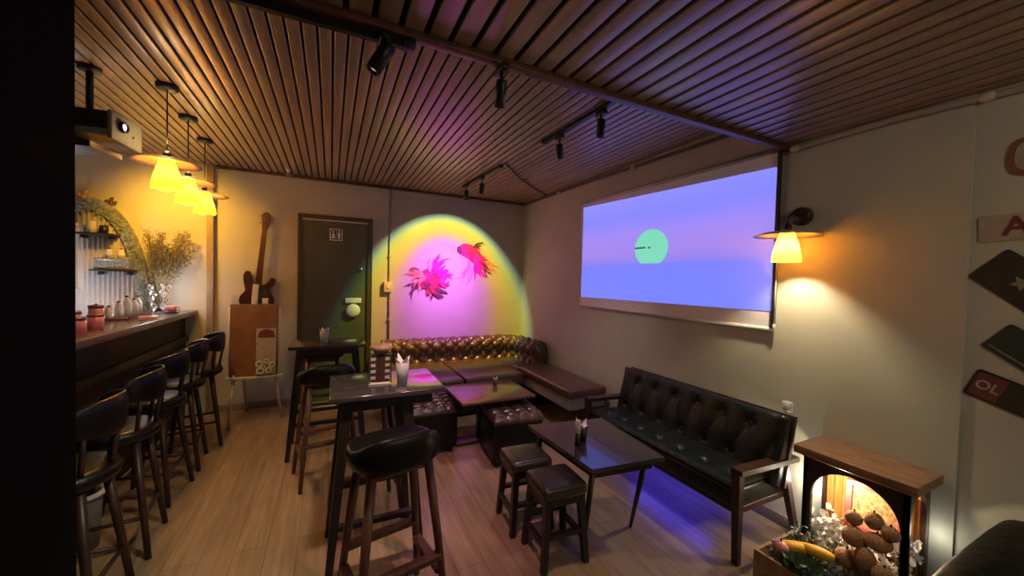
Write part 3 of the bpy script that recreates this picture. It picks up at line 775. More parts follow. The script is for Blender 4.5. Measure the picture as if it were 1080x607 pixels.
# saucer and cup
t = thing('saucer', 'small dark saucer at far end of the bar', 'saucer', (-1.36, 4.60, 1.10))
MB().lathe([(.0001, .004), (.035, .004), (.06, .014), (.062, .012), (.037, 0), (.0001, 0)], seg=28).build('dish', 'leather_brown', t)
t = thing('cup', 'small pink cup standing on a saucer at the far bar end', 'cup', (-1.36, 4.60, 1.105))
MB().lathe([(.0001, 0), (.025, 0), (.036, .03), (.038, .065), (.034, .065), (.030, .03), (.0001, .01)], seg=24).build('bowl', 'pink_ceramic', t)
MB().tube([(.036, 0, .055), (.055, 0, .05), (.055, 0, .025), (.033, 0, .018)], .004, 8).build('handle', 'pink_ceramic', t)
# vase with dried flowers
t = thing('flower_vase', 'cut glass vase on the bar holding tall dried stems', 'vase', (-1.50, 4.76, 1.10))
m = MB(); vs = []; fs = []; seg = 36; n = 14
for i in range(n):
    for k in range(seg):
        a = 2*PI*k/seg; z = .27*i/(n-1); r = .062+.018*(i/(n-1))**2
        r += .005*(sin(6*(a+z*9))+sin(6*(a-z*9)))
        vs.append((r*cos(a), r*sin(a), z))
for i in range(n-1):
    for k in range(seg): fs.append([i*seg+k, i*seg+(k+1) % seg, (i+1)*seg+(k+1) % seg, (i+1)*seg+k])
fs.append(list(range(seg))[::-1]); m.add(vs, fs, True); m.build('lattice_glass', 'glass', t)
rnd = random.Random(3)
t = thing('dried_bouquet', 'tall olive brown dried flower stems standing in the glass vase', 'dried flowers', (-1.50, 4.76, 1.12))
stems = MB(); lv = MB()
for k in range(48):
    a = rnd.uniform(-1, 1); tx = rnd.uniform(-.10, .24); ty = rnd.uniform(-.16, .10); hh = rnd.uniform(.45, .76)
    p = [(0, 0, 0), (tx*.25, ty*.25, hh*.45), (tx*.6, ty*.6, hh*.75), (tx, ty, hh)]
    pp = catmull(p, 5); stems.tube(pp, .0025, 5)
    for q in pp[6:]:
        for _ in range(9):
            c = Vector(q)+Vector((rnd.gauss(0, .022), rnd.gauss(0, .022), rnd.gauss(0, .02)))
            e = rot(rnd.uniform(0, 3), rnd.uniform(0, 3), rnd.uniform(0, 3))
            lv.add([e@Vector(v) for v in ((-.012, 0, 0), (0, -.004, 0), (.014, 0, .002), (0, .004, 0))], [[0, 1, 2, 3]], False, Matrix.Translation(c))
stems.build('stems', 'dry_plant', t); o = lv.build('seed_heads', 'dry_plant', t); o['kind'] = 'stuff'

# arched panel behind the bar
t = thing('arched_panel', 'grey arched ribbed panel edged with leafwork on the bar back wall', 'wall panel', (-2.05, YB, 1.0))
arch = [(.42*cos(PI*k/24), 1.02*sin(PI*k/24)+.15 if True else 0) for k in range(25)]
# ribbed curtain-like panel: vertical corrugation cut to the arch outline
m = MB(); N = 160
vs = []; fs = []
for i in range(N+1):
    x = -.40+.80*i/N; top = .15+1.0*math.sqrt(max(0, 1-(x/.42)**2)); y = -.03-.008*sin(i*.9)
    vs += [(x, y, 0), (x, y, top), (x, -.003, top)]
for i in range(N):
    for j in range(2): fs.append([i*3+j, (i+1)*3+j, (i+1)*3+j+1, i*3+j+1])
m.add(vs, fs, True); m.build('ribbed_field', pmat('ribbed_grey', (.45, .44, .43), .6, var=.06), t)
m = MB(); lf = MB()
pts = [(.43*cos(a), -.035, .15+1.02*sin(a)) for a in [PI*k/40 for k in range(41)]]
ri = []; ro = []
for k in range(61):
    a = PI*k/60; ri.append((.33*cos(a), .15+.90*sin(a))); ro.append((.435*cos(a), .15+1.02*sin(a)))
ri = [(.33, 0)]+ri+[(-.33, 0)]; ro = [(.435, 0)]+ro+[(-.435, 0)]
vs = []; fs = []; N = len(ri)
for y_ in (-.055, -.004):
    vs += [(x, y_, z) for x, z in ri]+[(x, y_, z) for x, z in ro]
for b_ in (0, 2*N):
    for i in range(N-1): fs.append([b_+i, b_+i+1, b_+N+i+1, b_+N+i])
for i in range(N-1):
    fs.append([i, i+1, 2*N+i+1, 2*N+i]); fs.append([N+i, N+i+1, 3*N+i+1, 3*N+i])
m.add(vs, fs); m.build('rim', pmat('speckled_grey_rim', (.22, .26, .25), .6, var=.7, scale=38), t)
for k in range(330):
    a = rnd.uniform(0, PI*.62); r = 1+rnd.gauss(-.08, .035)
    c = Vector((.43*cos(a)*r, -.062-abs(rnd.gauss(0, .006)), .15+1.02*sin(a)*r))
    if rnd.random() < .2: c = Vector((.39+rnd.gauss(0, .02), -.065, rnd.uniform(0, .2)))
    e = rot(PI/2+rnd.uniform(-.4, .4), rnd.uniform(0, 3), 0) if False else rot(rnd.uniform(1.2, 1.9), 0, rnd.uniform(-.4, .4))@rot(0, 0, rnd.uniform(0, 3)); s_ = rnd.uniform(.5, 1.0)
    lf.add([e@(Vector(v)*s_) for v in ((-.022, 0, 0), (0, -.010, .003), (.024, 0, 0), (0, .010, .003))], [[0, 1, 2, 3]], False, Matrix.Translation(c))
o = lf.build('leaf_garland', 'leafwork', t); o['kind'] = 'stuff'
t = thing('light_tube', 'slim white upright light strip at the left of the arched panel', 'light', (-2.135, YB-.09, 1.30))
MB().tube([(0, 0, 0), (0, 0, .62)], .010, 10).build('tube', emat('white_tube', (1, .93, .9), 1.6), t)
MB().bb(-.012, .012, .008, .09, .0, .02).bb(-.012, .012, .008, .09, .6, .62).build('bracket', 'white', t)

def wshelf(x0, x1, z, label):
    t = thing('wall_shelf', label, 'shelf', ((x0+x1)/2, YB-.04, z), 0, 'small shelves on the arched panel')
    w = (x1-x0)/2
    MB().bb(-w, w, -.15, 0, -.018, 0, bev=.004).build('board', 'black_wood', t)
    for s_ in (-1, 1): MB().bb(s_*w*.7-.006, s_*w*.7+.006, -.10, 0, -.05, -.018).build('bracket', 'black', t)
wshelf(-2.10, -1.83, 1.835, 'upper dark shelf on the arched panel, with cups')
wshelf(-1.99, -1.70, 1.50, 'lower dark shelf on the arched panel, with a silver box')
t = thing('cup', 'white cylindrical cup on the upper bar shelf', 'cup', (-2.00, YB-.11, 1.835))
MB().lathe([(.0001, 0), (.028, 0), (.030, .11), (.027, .11), (.025, .01), (.0001, .01)], seg=20).build('body', 'white', t)
t = thing('cup', 'dark cup beside the white one on the upper bar shelf', 'cup', (-1.92, YB-.11, 1.835))
MB().lathe([(.0001, 0), (.028, 0), (.034, .03), (.030, .075), (.026, .075), (.028, .03), (.0001, .01)], seg=20).build('body', 'black', t)
t = thing('storage_box', 'silvery patterned box on the lower bar shelf', 'box', (-1.85, YB-.11, 1.50))
MB().bb(-.12, .12, -.05, .05, 0, .10, bev=.004).build('body', 'silver_foil', t)
MB().bb(-.124, .124, -.054, .054, .085, .11, bev=.004).build('lid', 'silver_foil', t)
for k, (dx, h) in enumerate([(-.03, .10), (.05, .075)]):
    t = thing('figurine', ['white round figurine with dark cap, on the silver box', 'small white round figurine at the right on the silver box'][k], 'figurine', (-1.85+dx, YB-.11, 1.61))
    MB().ell((0, 0, .03), (.028, .025, .03)).ell((0, 0, .068), (.019, .018, .019)).build('body', 'white', t)
    MB().ell((0, 0, .084), (.012, .012, .01)).build('cap', 'black', t)
for k, (x, z) in enumerate([(-2.08, 2.165), (-1.90, 2.12)]):
    t = thing('ornament', ['small yellow figure on the crown of the arch, left one', 'small brown figure on the arch right of the yellow one'][k], 'ornament', (x, YB-.04, z-.02))
    mt = ['yellow', 'leather_brown'][k]
    MB().ell((0, 0, .03), (.022, .018, .035)).ell((.01, 0, .075), (.016, .014, .016)).build('body', mt, t)
    MB().ell((-.03, 0, .045), (.014, .006, .02), 10).ell((.035, 0, .04), (.012, .006, .018), 10).build('wings', mt, t)

# ------------------------------------------------------------------ projector
t = thing('projector', 'black and white projector hanging from the ceiling above the bar', 'projector', (-1.16, 2.92, 2.28), -.12)
MB().bb(-.20, .085, -.13, .13, -.02, .075, bev=.012).build('body', 'black', t)
MB().bb(-.20, .085, -.13, .13, -.06, -.02, bev=.01).build('tray', 'plate_grey', t)
fp_ = MB().bb(.085, .105, -.135, .135, -.075, .08, bev=.006).build('front_plate', 'plate_grey', t)
fp_['label'] = 'pale grey front plate with round lens'
MB().lathe([(.0001, 0), (.030, 0), (.032, .018), (.024, .018), (.022, .010), (.0001, .010)], (.105, -.05, .015), 24, rot(0, PI/2, 0)).build('lens', 'black', fp_)
MB().lathe([(.0001, .012), (.016, .012)], (.105, -.05, .015), 20, rot(0, PI/2, 0)).build('lens_glow', emat('projector_lens', (.85, .85, 1), 4), fp_)
MB().ell((.106, .05, -.01), (.004, .008, .008), 10).build('sensor', 'black', fp_)
MB().tube([(-.06, 0, .075), (-.06, 0, .315)], .016).build('mount_pole', 'black', t)
MB().lathe([(.0001, .34), (.05, .34), (.05, .32), (.0001, .32)], (-.06, 0, 0), 20).build('mount_plate', 'black', t)
MB().bb(-.26, .03, -.16, .10, -.135, -.10, bev=.004).build('cable_box', 'black', t)
MB().tube([(-.10, 0, -.06), (-.10, 0, -.11)], .02).build('spacer', 'black', t)

# ------------------------------------------------------------------ easel with board and guitar
t = thing('easel', 'cream wooden easel with brown board standing against the wall below the guitar', 'easel', (-.67, 4.45, 0))
MB().tube([(-.17, -.02, .50), (-.20, -.10, 0)], [.016, .014], 10).build('leg', 'white_paint', t)
MB().tube([(.17, -.02, .50), (.22, .08, 0)], [.016, .014], 10).build('leg', 'white_paint', t)
MB().tube([(-.16, .03, 1.10), (-.13, .40, 0)], [.014, .014], 10).build('leg', 'white_paint', t)
MB().tube([(-.20, -.02, .48), (-.215, .03, 1.16)], .014, 10).build('upright', 'white_paint', t)
MB().tube([(.18, -.02, .48), (.20, .03, 1.16)], .014, 10).build('upright', 'white_paint', t)
MB().bb(-.235, .235, -.06, .02, .455, .478, bev=.004).build('ledge', 'white_paint', t)
b = MB().box((-.01, -.005, .835), (.40, .018, .71), rot(-.06), bev=.004).build('board', 'board', t)
po = MB().box((.095, -.037, .72), (.17, .004, .46), rot(-.06)).build('poster', pmat('poster_paper', (.50, .42, .34), .8), b)
MB().box((.095, -.041, .585), (.165, .004, .17), rot(-.06)).build('poster_dark_field', 'plate_black', po)
m = MB()
def disc(c, r, r2, mb, y0):
    mb.lathe([(r2, 0), (r, 0), (r, .003), (r2, .003), (r2, 0)], c, 18, rot(PI/2-.06))
for cx, cz, r in ((.04, .60, .033), (.10, .625, .026), (.15, .59, .03), (.05, .53, .036), (.12, .535, .03), (.075, .57, .018)):
    disc((cx, -.055+(.72-cz)*-.06+.003, cz), r, r*.55, m, 0)
m.build('poster_rings', 'paper', po)
m = MB(); m.prism([(-.075, 0), (.075, 0), (.06, .06), (.0, .085), (-.055, .06)], 0, .003, Matrix.Translation((.095, -.032, .86)) @ rot(PI/2-.06).to_4x4()); m.build('poster_cap', 'plate_dark_red', po)
for k, (dx, h, tl) in enumerate([(-.12, .09, 0), (.04, .20, .06), (.125, .06, 0)]):
    o = MB().box((0, 0, h/2), (.05, .012, h), rot(0, tl, 0), bev=.002).build('paper_card', 'paper')
    o.location = (-.72+dx, 4.475, 1.188); tag(o, ['low cream card on the left top of the easel board', 'tall white card leaning on the easel board before the guitar', 'small white card on the right top of the easel board'][k], 'card', 'white cards on the easel')
# guitar hung on the wall: local z up the neck, built flat then tilted
t = thing('electric_guitar', 'brown electric guitar hung upright on the back wall above the easel', 'guitar', (-.735, 4.905, 1.10))
t.rotation_euler = (0, .09, 0)
G = Matrix.Translation((0, .0, 0)) @ rot(PI/2).to_4x4()
body = [(0, 0), (.10, .01), (.155, .06), (.16, .13), (.125, .19), (.115, .235), (.145, .29), (.15, .345), (.115, .36), (.085, .31), (.04, .275), (-.03, .275), (-.06, .31), (-.085, .40), (-.125, .41), (-.145, .35), (-.125, .25), (-.115, .2), (-.15, .14), (-.155, .07), (-.10, .01)]
def smooth_poly(P, n=5):
    out = []
    for i in range(len(P)):
        p0, p1, p2, p3 = P[i-1], P[i], P[(i+1) % len(P)], P[(i+2) % len(P)]
        for k in range(n):
            q = k/n
            out.append(tuple(.5*((2*b)+(-a+c)*q+(2*a-5*b+4*c-d)*q*q+(-a+3*b-3*c+d)*q**3) for a, b, c, d in zip(p0, p1, p2, p3)))
    return out
MB().prism(smooth_poly(body), 0, .04, G).build('body', 'guitar', t)
MB().prism(smooth_poly([(-.02, .06), (.07, .05), (.11, .12), (.09, .2), (.05, .26), (-.04, .26), (-.06, .18)]), .04, .043, G).build('pickguard', 'plate_black', t)
MB().prism([(-.03, .24), (.03, .24), (.022, .88), (-.022, .88)], .04, .062, G).build('neck', 'guitar_neck', t)
MB().prism(smooth_poly([(-.022, .88), (.022, .88), (.04, .94), (.045, 1.03), (.01, 1.07), (-.035, 1.04), (-.03, .94)], 4), .035, .055, G).build('headstock', 'guitar_neck', t)
m = MB()
for k in range(6): m.ell((-.05 if k % 2 else .055, -.045, .93+.018*k), (.013, .006, .008), 10)
m.build('tuning_pegs', 'chrome', t)
m = MB()
for z in (.09, .15, .20): m.bb(-.035, .035, -.05, -.043, z, z+.018, bev=.002)
m.build('pickup', 'black', t)
MB().bb(-.01, .01, -.04, .02, .965, .985).build('wall_hook', 'black', t)

# ------------------------------------------------------------------ things on tables
def napkin_glass(x, y, z, r, h, label, mat='glass', glabel='napkins'):
    t = thing('napkin_glass', label, 'glass', (x, y, z), 0, 'glasses holding napkins')
    MB().lathe([(.0001, 0), (r*.75, 0), (r, h), (r*.93, h), (r*.68, .006), (.0001, .006)], seg=24).build('glass_cup', mat, t)
    rn = random.Random(int(x*100+y*10))
    for k in range(4):
        a = k*PI/2+.4; m = MB()
        tip = Vector((cos(a)*r*1.35, sin(a)*r*1.35, h*1.38+rn.uniform(-.01, .015)))
        base = Vector((0, 0, .010)); l = Vector((cos(a+.9)*r*.8, sin(a+.9)*r*.8, h*.95)); rr = Vector((cos(a-.9)*r*.8, sin(a-.9)*r*.8, h*.95))
        mid = Vector((cos(a)*r*.25, sin(a)*r*.25, h*1.0))
        m.add([base, l, tip, rr, mid], [[0, 1, 4], [0, 4, 3], [1, 2, 4], [4, 2, 3]])
        m.build('napkin', 'paper', t)
    return t
napkin_glass(.36, 2.10, .92, .036, .11, 'glass of white napkins beside the menu stand on the near high table', 'frosted')
napkin_glass(-.045, 3.52, .92, .035, .10, 'glass of white napkins on the far high table by the door', 'frosted')
napkin_glass(1.40, 1.85, .522, .034, .085, 'cup of folded white napkins on the low black table', 'black')
napkin_glass(1.40, 3.20, .50, .026, .06, 'small glass with a napkin on the brown coffee table', 'glass_pink')
t = thing('menu_stand', 'boxy wooden menu stand with metal corners on the near high table', 'menu stand', (.245, 2.115, .92), -.08)
MB().bb(-.058, .058, -.035, .035, 0, .012, bev=.003).build('base', 'white_paint', t)
for sx in (-1, 1):
    for sy in (-1, 1): MB().bb(sx*.053-.004, sx*.053+.004, sy*.031-.004, sy*.031+.004, .01, .165).build('post', 'chrome', t)
MB().bb(-.047, .047, -.025, .025, .012, .16).build('wood_block', 'wood_dark', t)
m = MB()
for k in range(4):
    for sx in (-1, 1): m.bb(sx*.036-.012, sx*.036+.012, -.028, -.0255, .03+k*.033, .046+k*.033)
m.build('menu_strips', 'plate_tan', t)
t = thing('salt_bowl', 'round brown bowl on top of the menu stand', 'bowl', (.25, 2.12, 1.085))
MB().lathe([(.0001, .0), (.03, 0), (.055, .02), (.06, .035), (.045, .045), (.0001, .05)], seg=28).build('bowl', 'wood_mid', t)
t = thing('amber_bottle', 'tall clear and amber tube bottle on the low black table', 'bottle', (1.33, 1.80, .522))
MB().lathe([(.0001, 0), (.017, 0), (.017, .075), (.0001, .075)], seg=20).build('lower_half', 'amber_glass', t)
MB().lathe([(.0001, .076), (.017, .076), (.017, .14), (.014, .15), (.0001, .15)], seg=20).build('upper_half', 'frosted', t)

# ------------------------------------------------------------------ fireplace cabinet
FX0, FX1, FY0, FY1, FZ = 2.31, 2.545, .69, 1.10, .60
t = thing('fireplace_cabinet', 'dark wooden mock fireplace with arched openings standing against the right wall', 'fireplace', (2.43, .9, 0))
o_ = Vector((2.43, .9, 0))
MB().bb(2.275-2.43, 2.56-2.43, .655-.9, 1.135-.9, .60, .645, bev=.005).build('mantel_top', 'wood_mantel', t)
def arch_panel(w, h, aw0, aw1, spring, top, thick, T):
    """panel w x h in local XY with an arched hole from aw0..aw1; extruded in Z"""
    n = 24; cx = (aw0+aw1)/2; rx = (aw1-aw0)/2; rz = top-spring
    arc = [(cx-rx*cos(PI*k/n), spring+rz*sin(PI*k/n)) for k in range(n+1)]
    vs = []; fs = []
    inner = [(aw0, 0)]+arc+[(aw1, 0)]
    outer = [(0, 0)]
    for x, z in arc: outer.append((w*(x-aw0)/(aw1-aw0), h))
    outer.append((w, 0))
    for zz in (0, thick):
        for p in inner: vs.append((p[0], p[1], zz))
        for p in outer: vs.append((p[0], p[1], zz))
    N = len(inner)
    for b_ in (0, 2*N):
        for i in range(N-1): fs.append([b_+i, b_+i+1, b_+N+i+1, b_+N+i])
    for i in range(N-1):
        fs.append([i, i+1, 2*N+i+1, 2*N+i]); fs.append([N+i, N+i+1, 3*N+i+1, 3*N+i])
    return vs, fs
H0 = .04
m = MB(); vs, fs = arch_panel(.41, .56, .024, .372, .36, .525, .02, None)
# front face: local x -> world +y (from FY0), local y -> z, thickness -> +x
T = Matrix(((0, 0, 1, FX0-2.43), (1, 0, 0, FY0-.9), (0, 1, 0, H0), (0, 0, 0, 1)))
m.add(vs, fs, False, T); m.build('front_panel', pmat('near_black_wood', (.018, .010, .008), .5), t)
vs, fs = arch_panel(.235, .56, .035, .20, .42, .53, .018, None)
for yy, nm in ((FY0, 'side_panel'), (FY1-.018, 'side_panel')):
    T = Matrix(((1, 0, 0, FX0-2.43), (0, 0, 1, yy-.9), (0, 1, 0, H0), (0, 0, 0, 1)))
    m = MB(); m.add(vs, fs, False, T); m.build(nm, 'wood_dark', t)
MB().bb(-.13, .12, -.22, .215, 0, .05, bev=.004).build('plinth', 'wood_dark', t)
# gold curtain at the back inside, pleated
m = MB(); vs = []; fs = []; N = 120
for i in range(N+1):
    y = -.195+.38*i/N; x = .095-.010*sin(i*.55); vs += [(x, y, .05), (x, y, .585)]
for i in range(N): fs.append([2*i, 2*i+2, 2*i+3, 2*i+1])
m.add(vs, fs, True); m.build('pleated_lining', 'curtain_gold', t)
# picture frame in the fireplace
t = thing('picture_frame', 'red framed gold picture standing inside the fireplace', 'picture frame', (2.425, .85, .12)); t.rotation_euler = (0, .10, .12)
m = MB()
for a in ((-.11, .11, .36, .385), (-.11, .11, .15, .175)): m.bb(-.012, .008, a[0], a[1], a[2], a[3], bev=.003)
m.bb(-.012, .008, -.11, -.085, .15, .385, bev=.003).bb(-.012, .008, .085, .11, .15, .385, bev=.003); m.build('frame', 'frame_red', t)
MB().bb(-.002, .006, -.088, .088, .172, .363).build('picture', pmat('gold_picture', (.62, .36, .16), .6, var=.7, scale=60), t)
MB().bb(-.004, .004, -.1, .1, .0, .15).build('stand', 'wood_dark', t)
# crate with produce before the fireplace
t = thing('wooden_crate', 'low open wooden crate in front of the fireplace', 'crate', (2.12, .86, 0))
m = MB(); m.bb(-.17, .17, -.25, .25, 0, .02)
m.build('bottom', 'wood_mid', t)
for nm, b_ in (('side', (-.18, -.165, -.25, .25)), ('side', (.165, .18, -.25, .25)), ('side', (-.18, .18, -.265, -.25)), ('side', (-.18, .18, .25, .265))):
    m = MB(); m.bb(b_[0], b_[1], b_[2], b_[3], 0, .08).bb(b_[0], b_[1], b_[2], b_[3], .09, .17); m.build(nm, 'wood_mid', t)
rnd = random.Random(11)
m = MB()
for k in range(900):
    x = rnd.uniform(-.16, .16); y = rnd.uniform(-.24, .24); z = .10+.09*rnd.random()+(.05 if x > .05 else 0)
    e = rot(rnd.uniform(0, 3), rnd.uniform(0, 3), rnd.uniform(0, 3)); s_ = rnd.uniform(.5, 1.1)
    m.add([e@(Vector(v)*s_) for v in ((-.02, 0, 0), (-.004, -.012, .004), (.02, 0, 0), (0, .012, .006))], [[0, 1, 2, 3]], True, Matrix.Translation((x, y, z)))
o = m.build('shredded_filling', 'leafwork'); o.location = (2.12, .86, .0)
tag(o, 'tangled dark green and grey shredded filling in the wooden crate', 'filling', kind='stuff')
m = MB()
for k in range(750):
    y = rnd.uniform(-.19, .19); x = rnd.uniform(-.10, .09); z = rnd.uniform(.0, .16+.10*max(0, (y+.02)*3)+ (.09 if y < -.11 else 0)); z = min(z, .27)
    e = rot(rnd.uniform(0, 3), rnd.uniform(0, 3), rnd.uniform(0, 3)); s_ = rnd.uniform(.6, 1.2)
    m.add([e@(Vector(v)*s_) for v in ((-.018, -.006, 0), (-.004, -.014, .006), (.016, -.006, 0), (.018, .008, .004), (0, .014, -.004), (-.016, .008, 0))], [[0, 1, 2, 3, 4, 5]], True, Matrix.Translation((x, y, z+.02)))
o = m.build('paper_petals', 'paper'); o.location = (2.42, .89, .05)
tag(o, 'heap of white paper petals inside the fireplace', 'petals', kind='stuff')
# brown fuzzy pods
pods = [((2.26, .855, .455), (.036, .036, .036), 0, 'small round brown fuzzy gourd at the upper left of the cluster'), ((2.28, .79, .475), (.042, .040, .042), .3, 'brown fuzzy gourd at the top of the cluster'),
        ((2.25, .765, .40), (.045, .058, .042), .5, 'oblong brown fuzzy gourd at the right of the cluster'), ((2.23, .84, .385), (.05, .05, .05), .1, 'large round brown fuzzy gourd at the left of the cluster'),
        ((2.21, .79, .315), (.042, .044, .062), -.2, 'tall brown fuzzy gourd at the bottom front of the cluster'), ((2.20, .72, .29), (.04, .05, .045), .2, 'brown fuzzy gourd at the bottom right of the cluster'), ((2.26, .725, .46), (.032, .036, .036), .2, 'small brown fuzzy gourd at the upper right of the cluster'),
        ((2.22, .86, .27), (.045, .05, .05), .2, 'brown fuzzy gourd hidden low at the left of the cluster'), ((2.27, .80, .25), (.05, .06, .055), .2, 'brown fuzzy gourd low in the middle of the cluster')]
for c, r, a, lb in pods:
    c = (c[0]-.01, c[1]+.0, c[2]-.05); r = tuple(q*.92 for q in r)
    t = thing('fuzzy_gourd', lb, 'gourd', (c[0], c[1], c[2]-r[2]), a, 'brown fuzzy gourds before the fireplace')
    m = MB().ell((0, 0, r[2]), r, 28); m.build('husk', 'brown_fur', t)
    MB().tube([(0, 0, 2*r[2]-.003), (.003, 0, 2*r[2]+.010)], .004, 8).build('stub', 'wood_dark', t)
for k, (c, a, l, lb) in enumerate([((2.10, 1.03, .20), 2.4, .075, 'long yellow gourd lying at the left end of the crate'), ((2.15, .955, .21), 1.9, .07, 'yellow gourd beside the long one in the crate')]):
    t = thing('yellow_gourd', lb, 'gourd', c, a, 'yellow gourds in the crate')
    m = MB(); n = 14; pts = [(l*(2*i/(n-1)-1), .012*cos(PI*(i/(n-1)-.5)*2)*0+.01*sin(PI*i/(n-1)), .0) for i in range(n)]
    rs = [.030*(sin(PI*(.04+.92*i/(n-1)))**.55)*(1-.28*i/(n-1))+.002 for i in range(n)]
    m.tube(pts, rs, 18); m.build('skin', 'yellow', t)
    MB().tube([(l, 0, 0), (l+.018, .004, .004)], .005, 8).build('stem', 'green_leaf', t)
t = thing('red_gourd', 'small pinkish round gourd beside the yellow one in the crate', 'gourd', (2.03, 1.05, .17))
MB().ell((0, 0, .03), (.034, .034, .03)).build('skin', 'pink_ceramic', t)
MB().tube([(0, 0, .055), (.004, 0, .075)], .004, 8).build('stem', 'green_leaf', t)
t = thing('leafy_cabbage', 'dark green leafy head at the near left of the crate', 'vegetable', (2.02, .96, .14))
for k in range(12):
    a = k*2.4; r = .02+.004*k; m = MB(); vs = []; fs = []
    for i in range(7):
        for j in range(5):
            u = (i/6-.5)*1.6; v = j/4
            vs.append((cos(a+u)*(r+.025*v+.006*sin(9*u)*v), sin(a+u)*(r+.025*v+.006*sin(9*u)*v), .01+.055*v-.0015*k+.006*sin(7*u+k)*v))
    for i in range(6):
        for j in range(4): fs.append([i*5+j, (i+1)*5+j, (i+1)*5+j+1, i*5+j+1])
    m.add(vs, fs, True); m.build('leaf', 'green_leaf', t)

# ------------------------------------------------------------------ armchair near right
M['leather_chair'] = pmat('creased_black_leather', (.004, .004, .004), .42, scale=14, bump=.8, var=.3, spec=.22)
t = thing('leather_armchair', 'glossy black leather armchair at the bottom right, seen from behind', 'armchair', (2.08, .12, 0))
m = MB(); m.bb(-.42, .40, .18, .36, .22, .62, bev=.075); m.build('backrest', 'leather_chair', t, 1)
MB().bb(-.28, .28, -.36, .20, .22, .42, bev=.06).build('seat_cushion', 'leather_chair', t, 1)
for s_ in (-1, 1): MB().bb(s_*.36-.055, s_*.36+.055, -.36, .24, .16, .54, bev=.05).build('armrest', 'leather_chair', t, 1)
MB().bb(-.36, .36, -.34, .33, .10, .23, bev=.01).build('base', 'black_wood', t)
for sx in (-1, 1):
    for sy in (-1, 1): MB().tube([(sx*.33, sy*.30, .11), (sx*.34, sy*.31, 0)], [.022, .014]).build('leg', 'black_wood', t)
# made-up stool in place of a blurred fingertip, only its domed top shows
t = thing('fingertip_stand_in', 'stool-shaped stand-in for a blurred reddish fingertip at the bottom left', 'stool', (-.64, .90, 0))
MB().lathe([(.0001, .80), (.14, .80), (.165, .82), (.172, .85), (.16, .885), (.11, .915), (.05, .93), (.0001, .933)], seg=48).build('seat', 'fingertip_skin', t)
for k in range(4):
    a = PI/4+k*PI/2
    MB().tube([(.10*cos(a), .10*sin(a), .81), (.19*cos(a), .19*sin(a), 0)], [.018, .014], 12).build('leg', 'wood_dark', t)
MB().tube([(.155*cos(a), .155*sin(a), .30) for a in [2*PI*k/32 for k in range(33)]], .008, 8).build('foot_ring', 'black', t)
# waste bin with white rim
t = thing('waste_bin', 'grey bin with a white rim on the floor under the bar', 'bin', (-1.19, 2.76, 0))
MB().lathe([(.0001, .0), (.07, 0), (.085, .29), (.08, .29), (.066, .01), (.0001, .01)], seg=32).build('bucket', pmat('grey_bucket', (.16, .155, .13), .4), t)
MB().lathe([(.078, .285), (.10, .285), (.106, .295), (.10, .308), (.078, .305), (.076, .295), (.078, .285)], seg=40).build('rim', 'white', t)

# ------------------------------------------------------------------ plates and signs on the right wall
XS = XW+.012
def text_mesh(txt, size, name, mat, parent, T, ext=.001):
    cu = bpy.data.curves.new(name, 'FONT'); cu.body = txt; cu.size = size; cu.extrude = ext; cu.align_x = 'CENTER'; cu.align_y = 'CENTER'; cu.offset = size*.02
    tmp = bpy.data.objects.new(name, cu); C.objects.link(tmp)
    dg = bpy.context.evaluated_depsgraph_get(); me = bpy.data.meshes.new_from_object(tmp.evaluated_get(dg))
    bpy.data.objects.remove(tmp); me.transform(T); me.materials.clear(); me.materials.append(M[mat])
    o = bpy.data.objects.new(name, me); C.objects.link(o); o.parent = parent; return o
# local frame on the wall: local X -> world -y, local Y -> world z, local Z -> world -x
WF = Matrix(((0, 0, -1, 0), (-1, 0, 0, 0), (0, 1, 0, 0), (0, 0, 0, 1)))
def plate(name, label, y, z, w, h, ang, mat, cat='wall plate', bev=.012):
    t = thing(name, label, cat, (XS, y, z), 0, None)
    A = WF @ Matrix.Rotation(ang, 4, 'Z')
    n = 6; P = []
    for cx, cy, a0 in ((w/2-bev, h/2-bev, 0), (-w/2+bev, h/2-bev, PI/2), (-w/2+bev, -h/2+bev, PI), (w/2-bev, -h/2+bev, 3*PI/2)):
        for k in range(n): a = a0+PI/2*k/(n-1); P.append((cx+bev*cos(a), cy+bev*sin(a)))
    MB().prism(P, 0, .005, A).build('plate', mat, t)
    return t, A
# square badge with ring (top)
t, A = plate('wall_badge', 'rust brown rounded square badge with a ring, highest on the near right wall', .445, 2.06, .15, .15, 0, 'plate_tan', 'badge', .035)
MB().prism([(x*.066, y*.066) for x, y in smooth_poly([(1, 1), (-1, 1), (-1, -1), (1, -1)], 6)], .005, .007, A).build('rust_field', 'plate_rust', t)
MB().prism([(x*.050, y*.050) for x, y in smooth_poly([(1, 1), (-1, 1), (-1, -1), (1, -1)], 6)], .007, .0085, A).build('tan_field', 'plate_tan', t)
m = MB(); m.lathe([(.022, .0085), (.034, .0085), (.034, .0105), (.022, .0105), (.022, .0085)], (0, 0, 0), 28); 
for i, v in enumerate(m.v): m.v[i] = tuple(A @ Vector(v))
m.build('ring', 'plate_rust', t)
t, A = plate('wall_plate', 'pale plate with dark red letters above the tilted square plate', .425, 1.775, .34, .115, .05, 'plate_tan')
text_mesh('AV', .11, 'letters', 'plate_dark_red', t, A @ Matrix.Translation((-.035, 0, .006)))
t, A = plate('wall_plate', 'black plate tilted downward with a grey star emblem on near right wall', .435, 1.50, .36, .16, -.75, 'plate_black')
star = []
for k in range(10):
    a = PI/2+PI*k/5; r = .034 if k % 2 == 0 else .015; star.append((r*cos(a)-.05, r*sin(a)))
MB().prism(star, .005, .007, A).build('star_emblem', 'plate_grey', t)
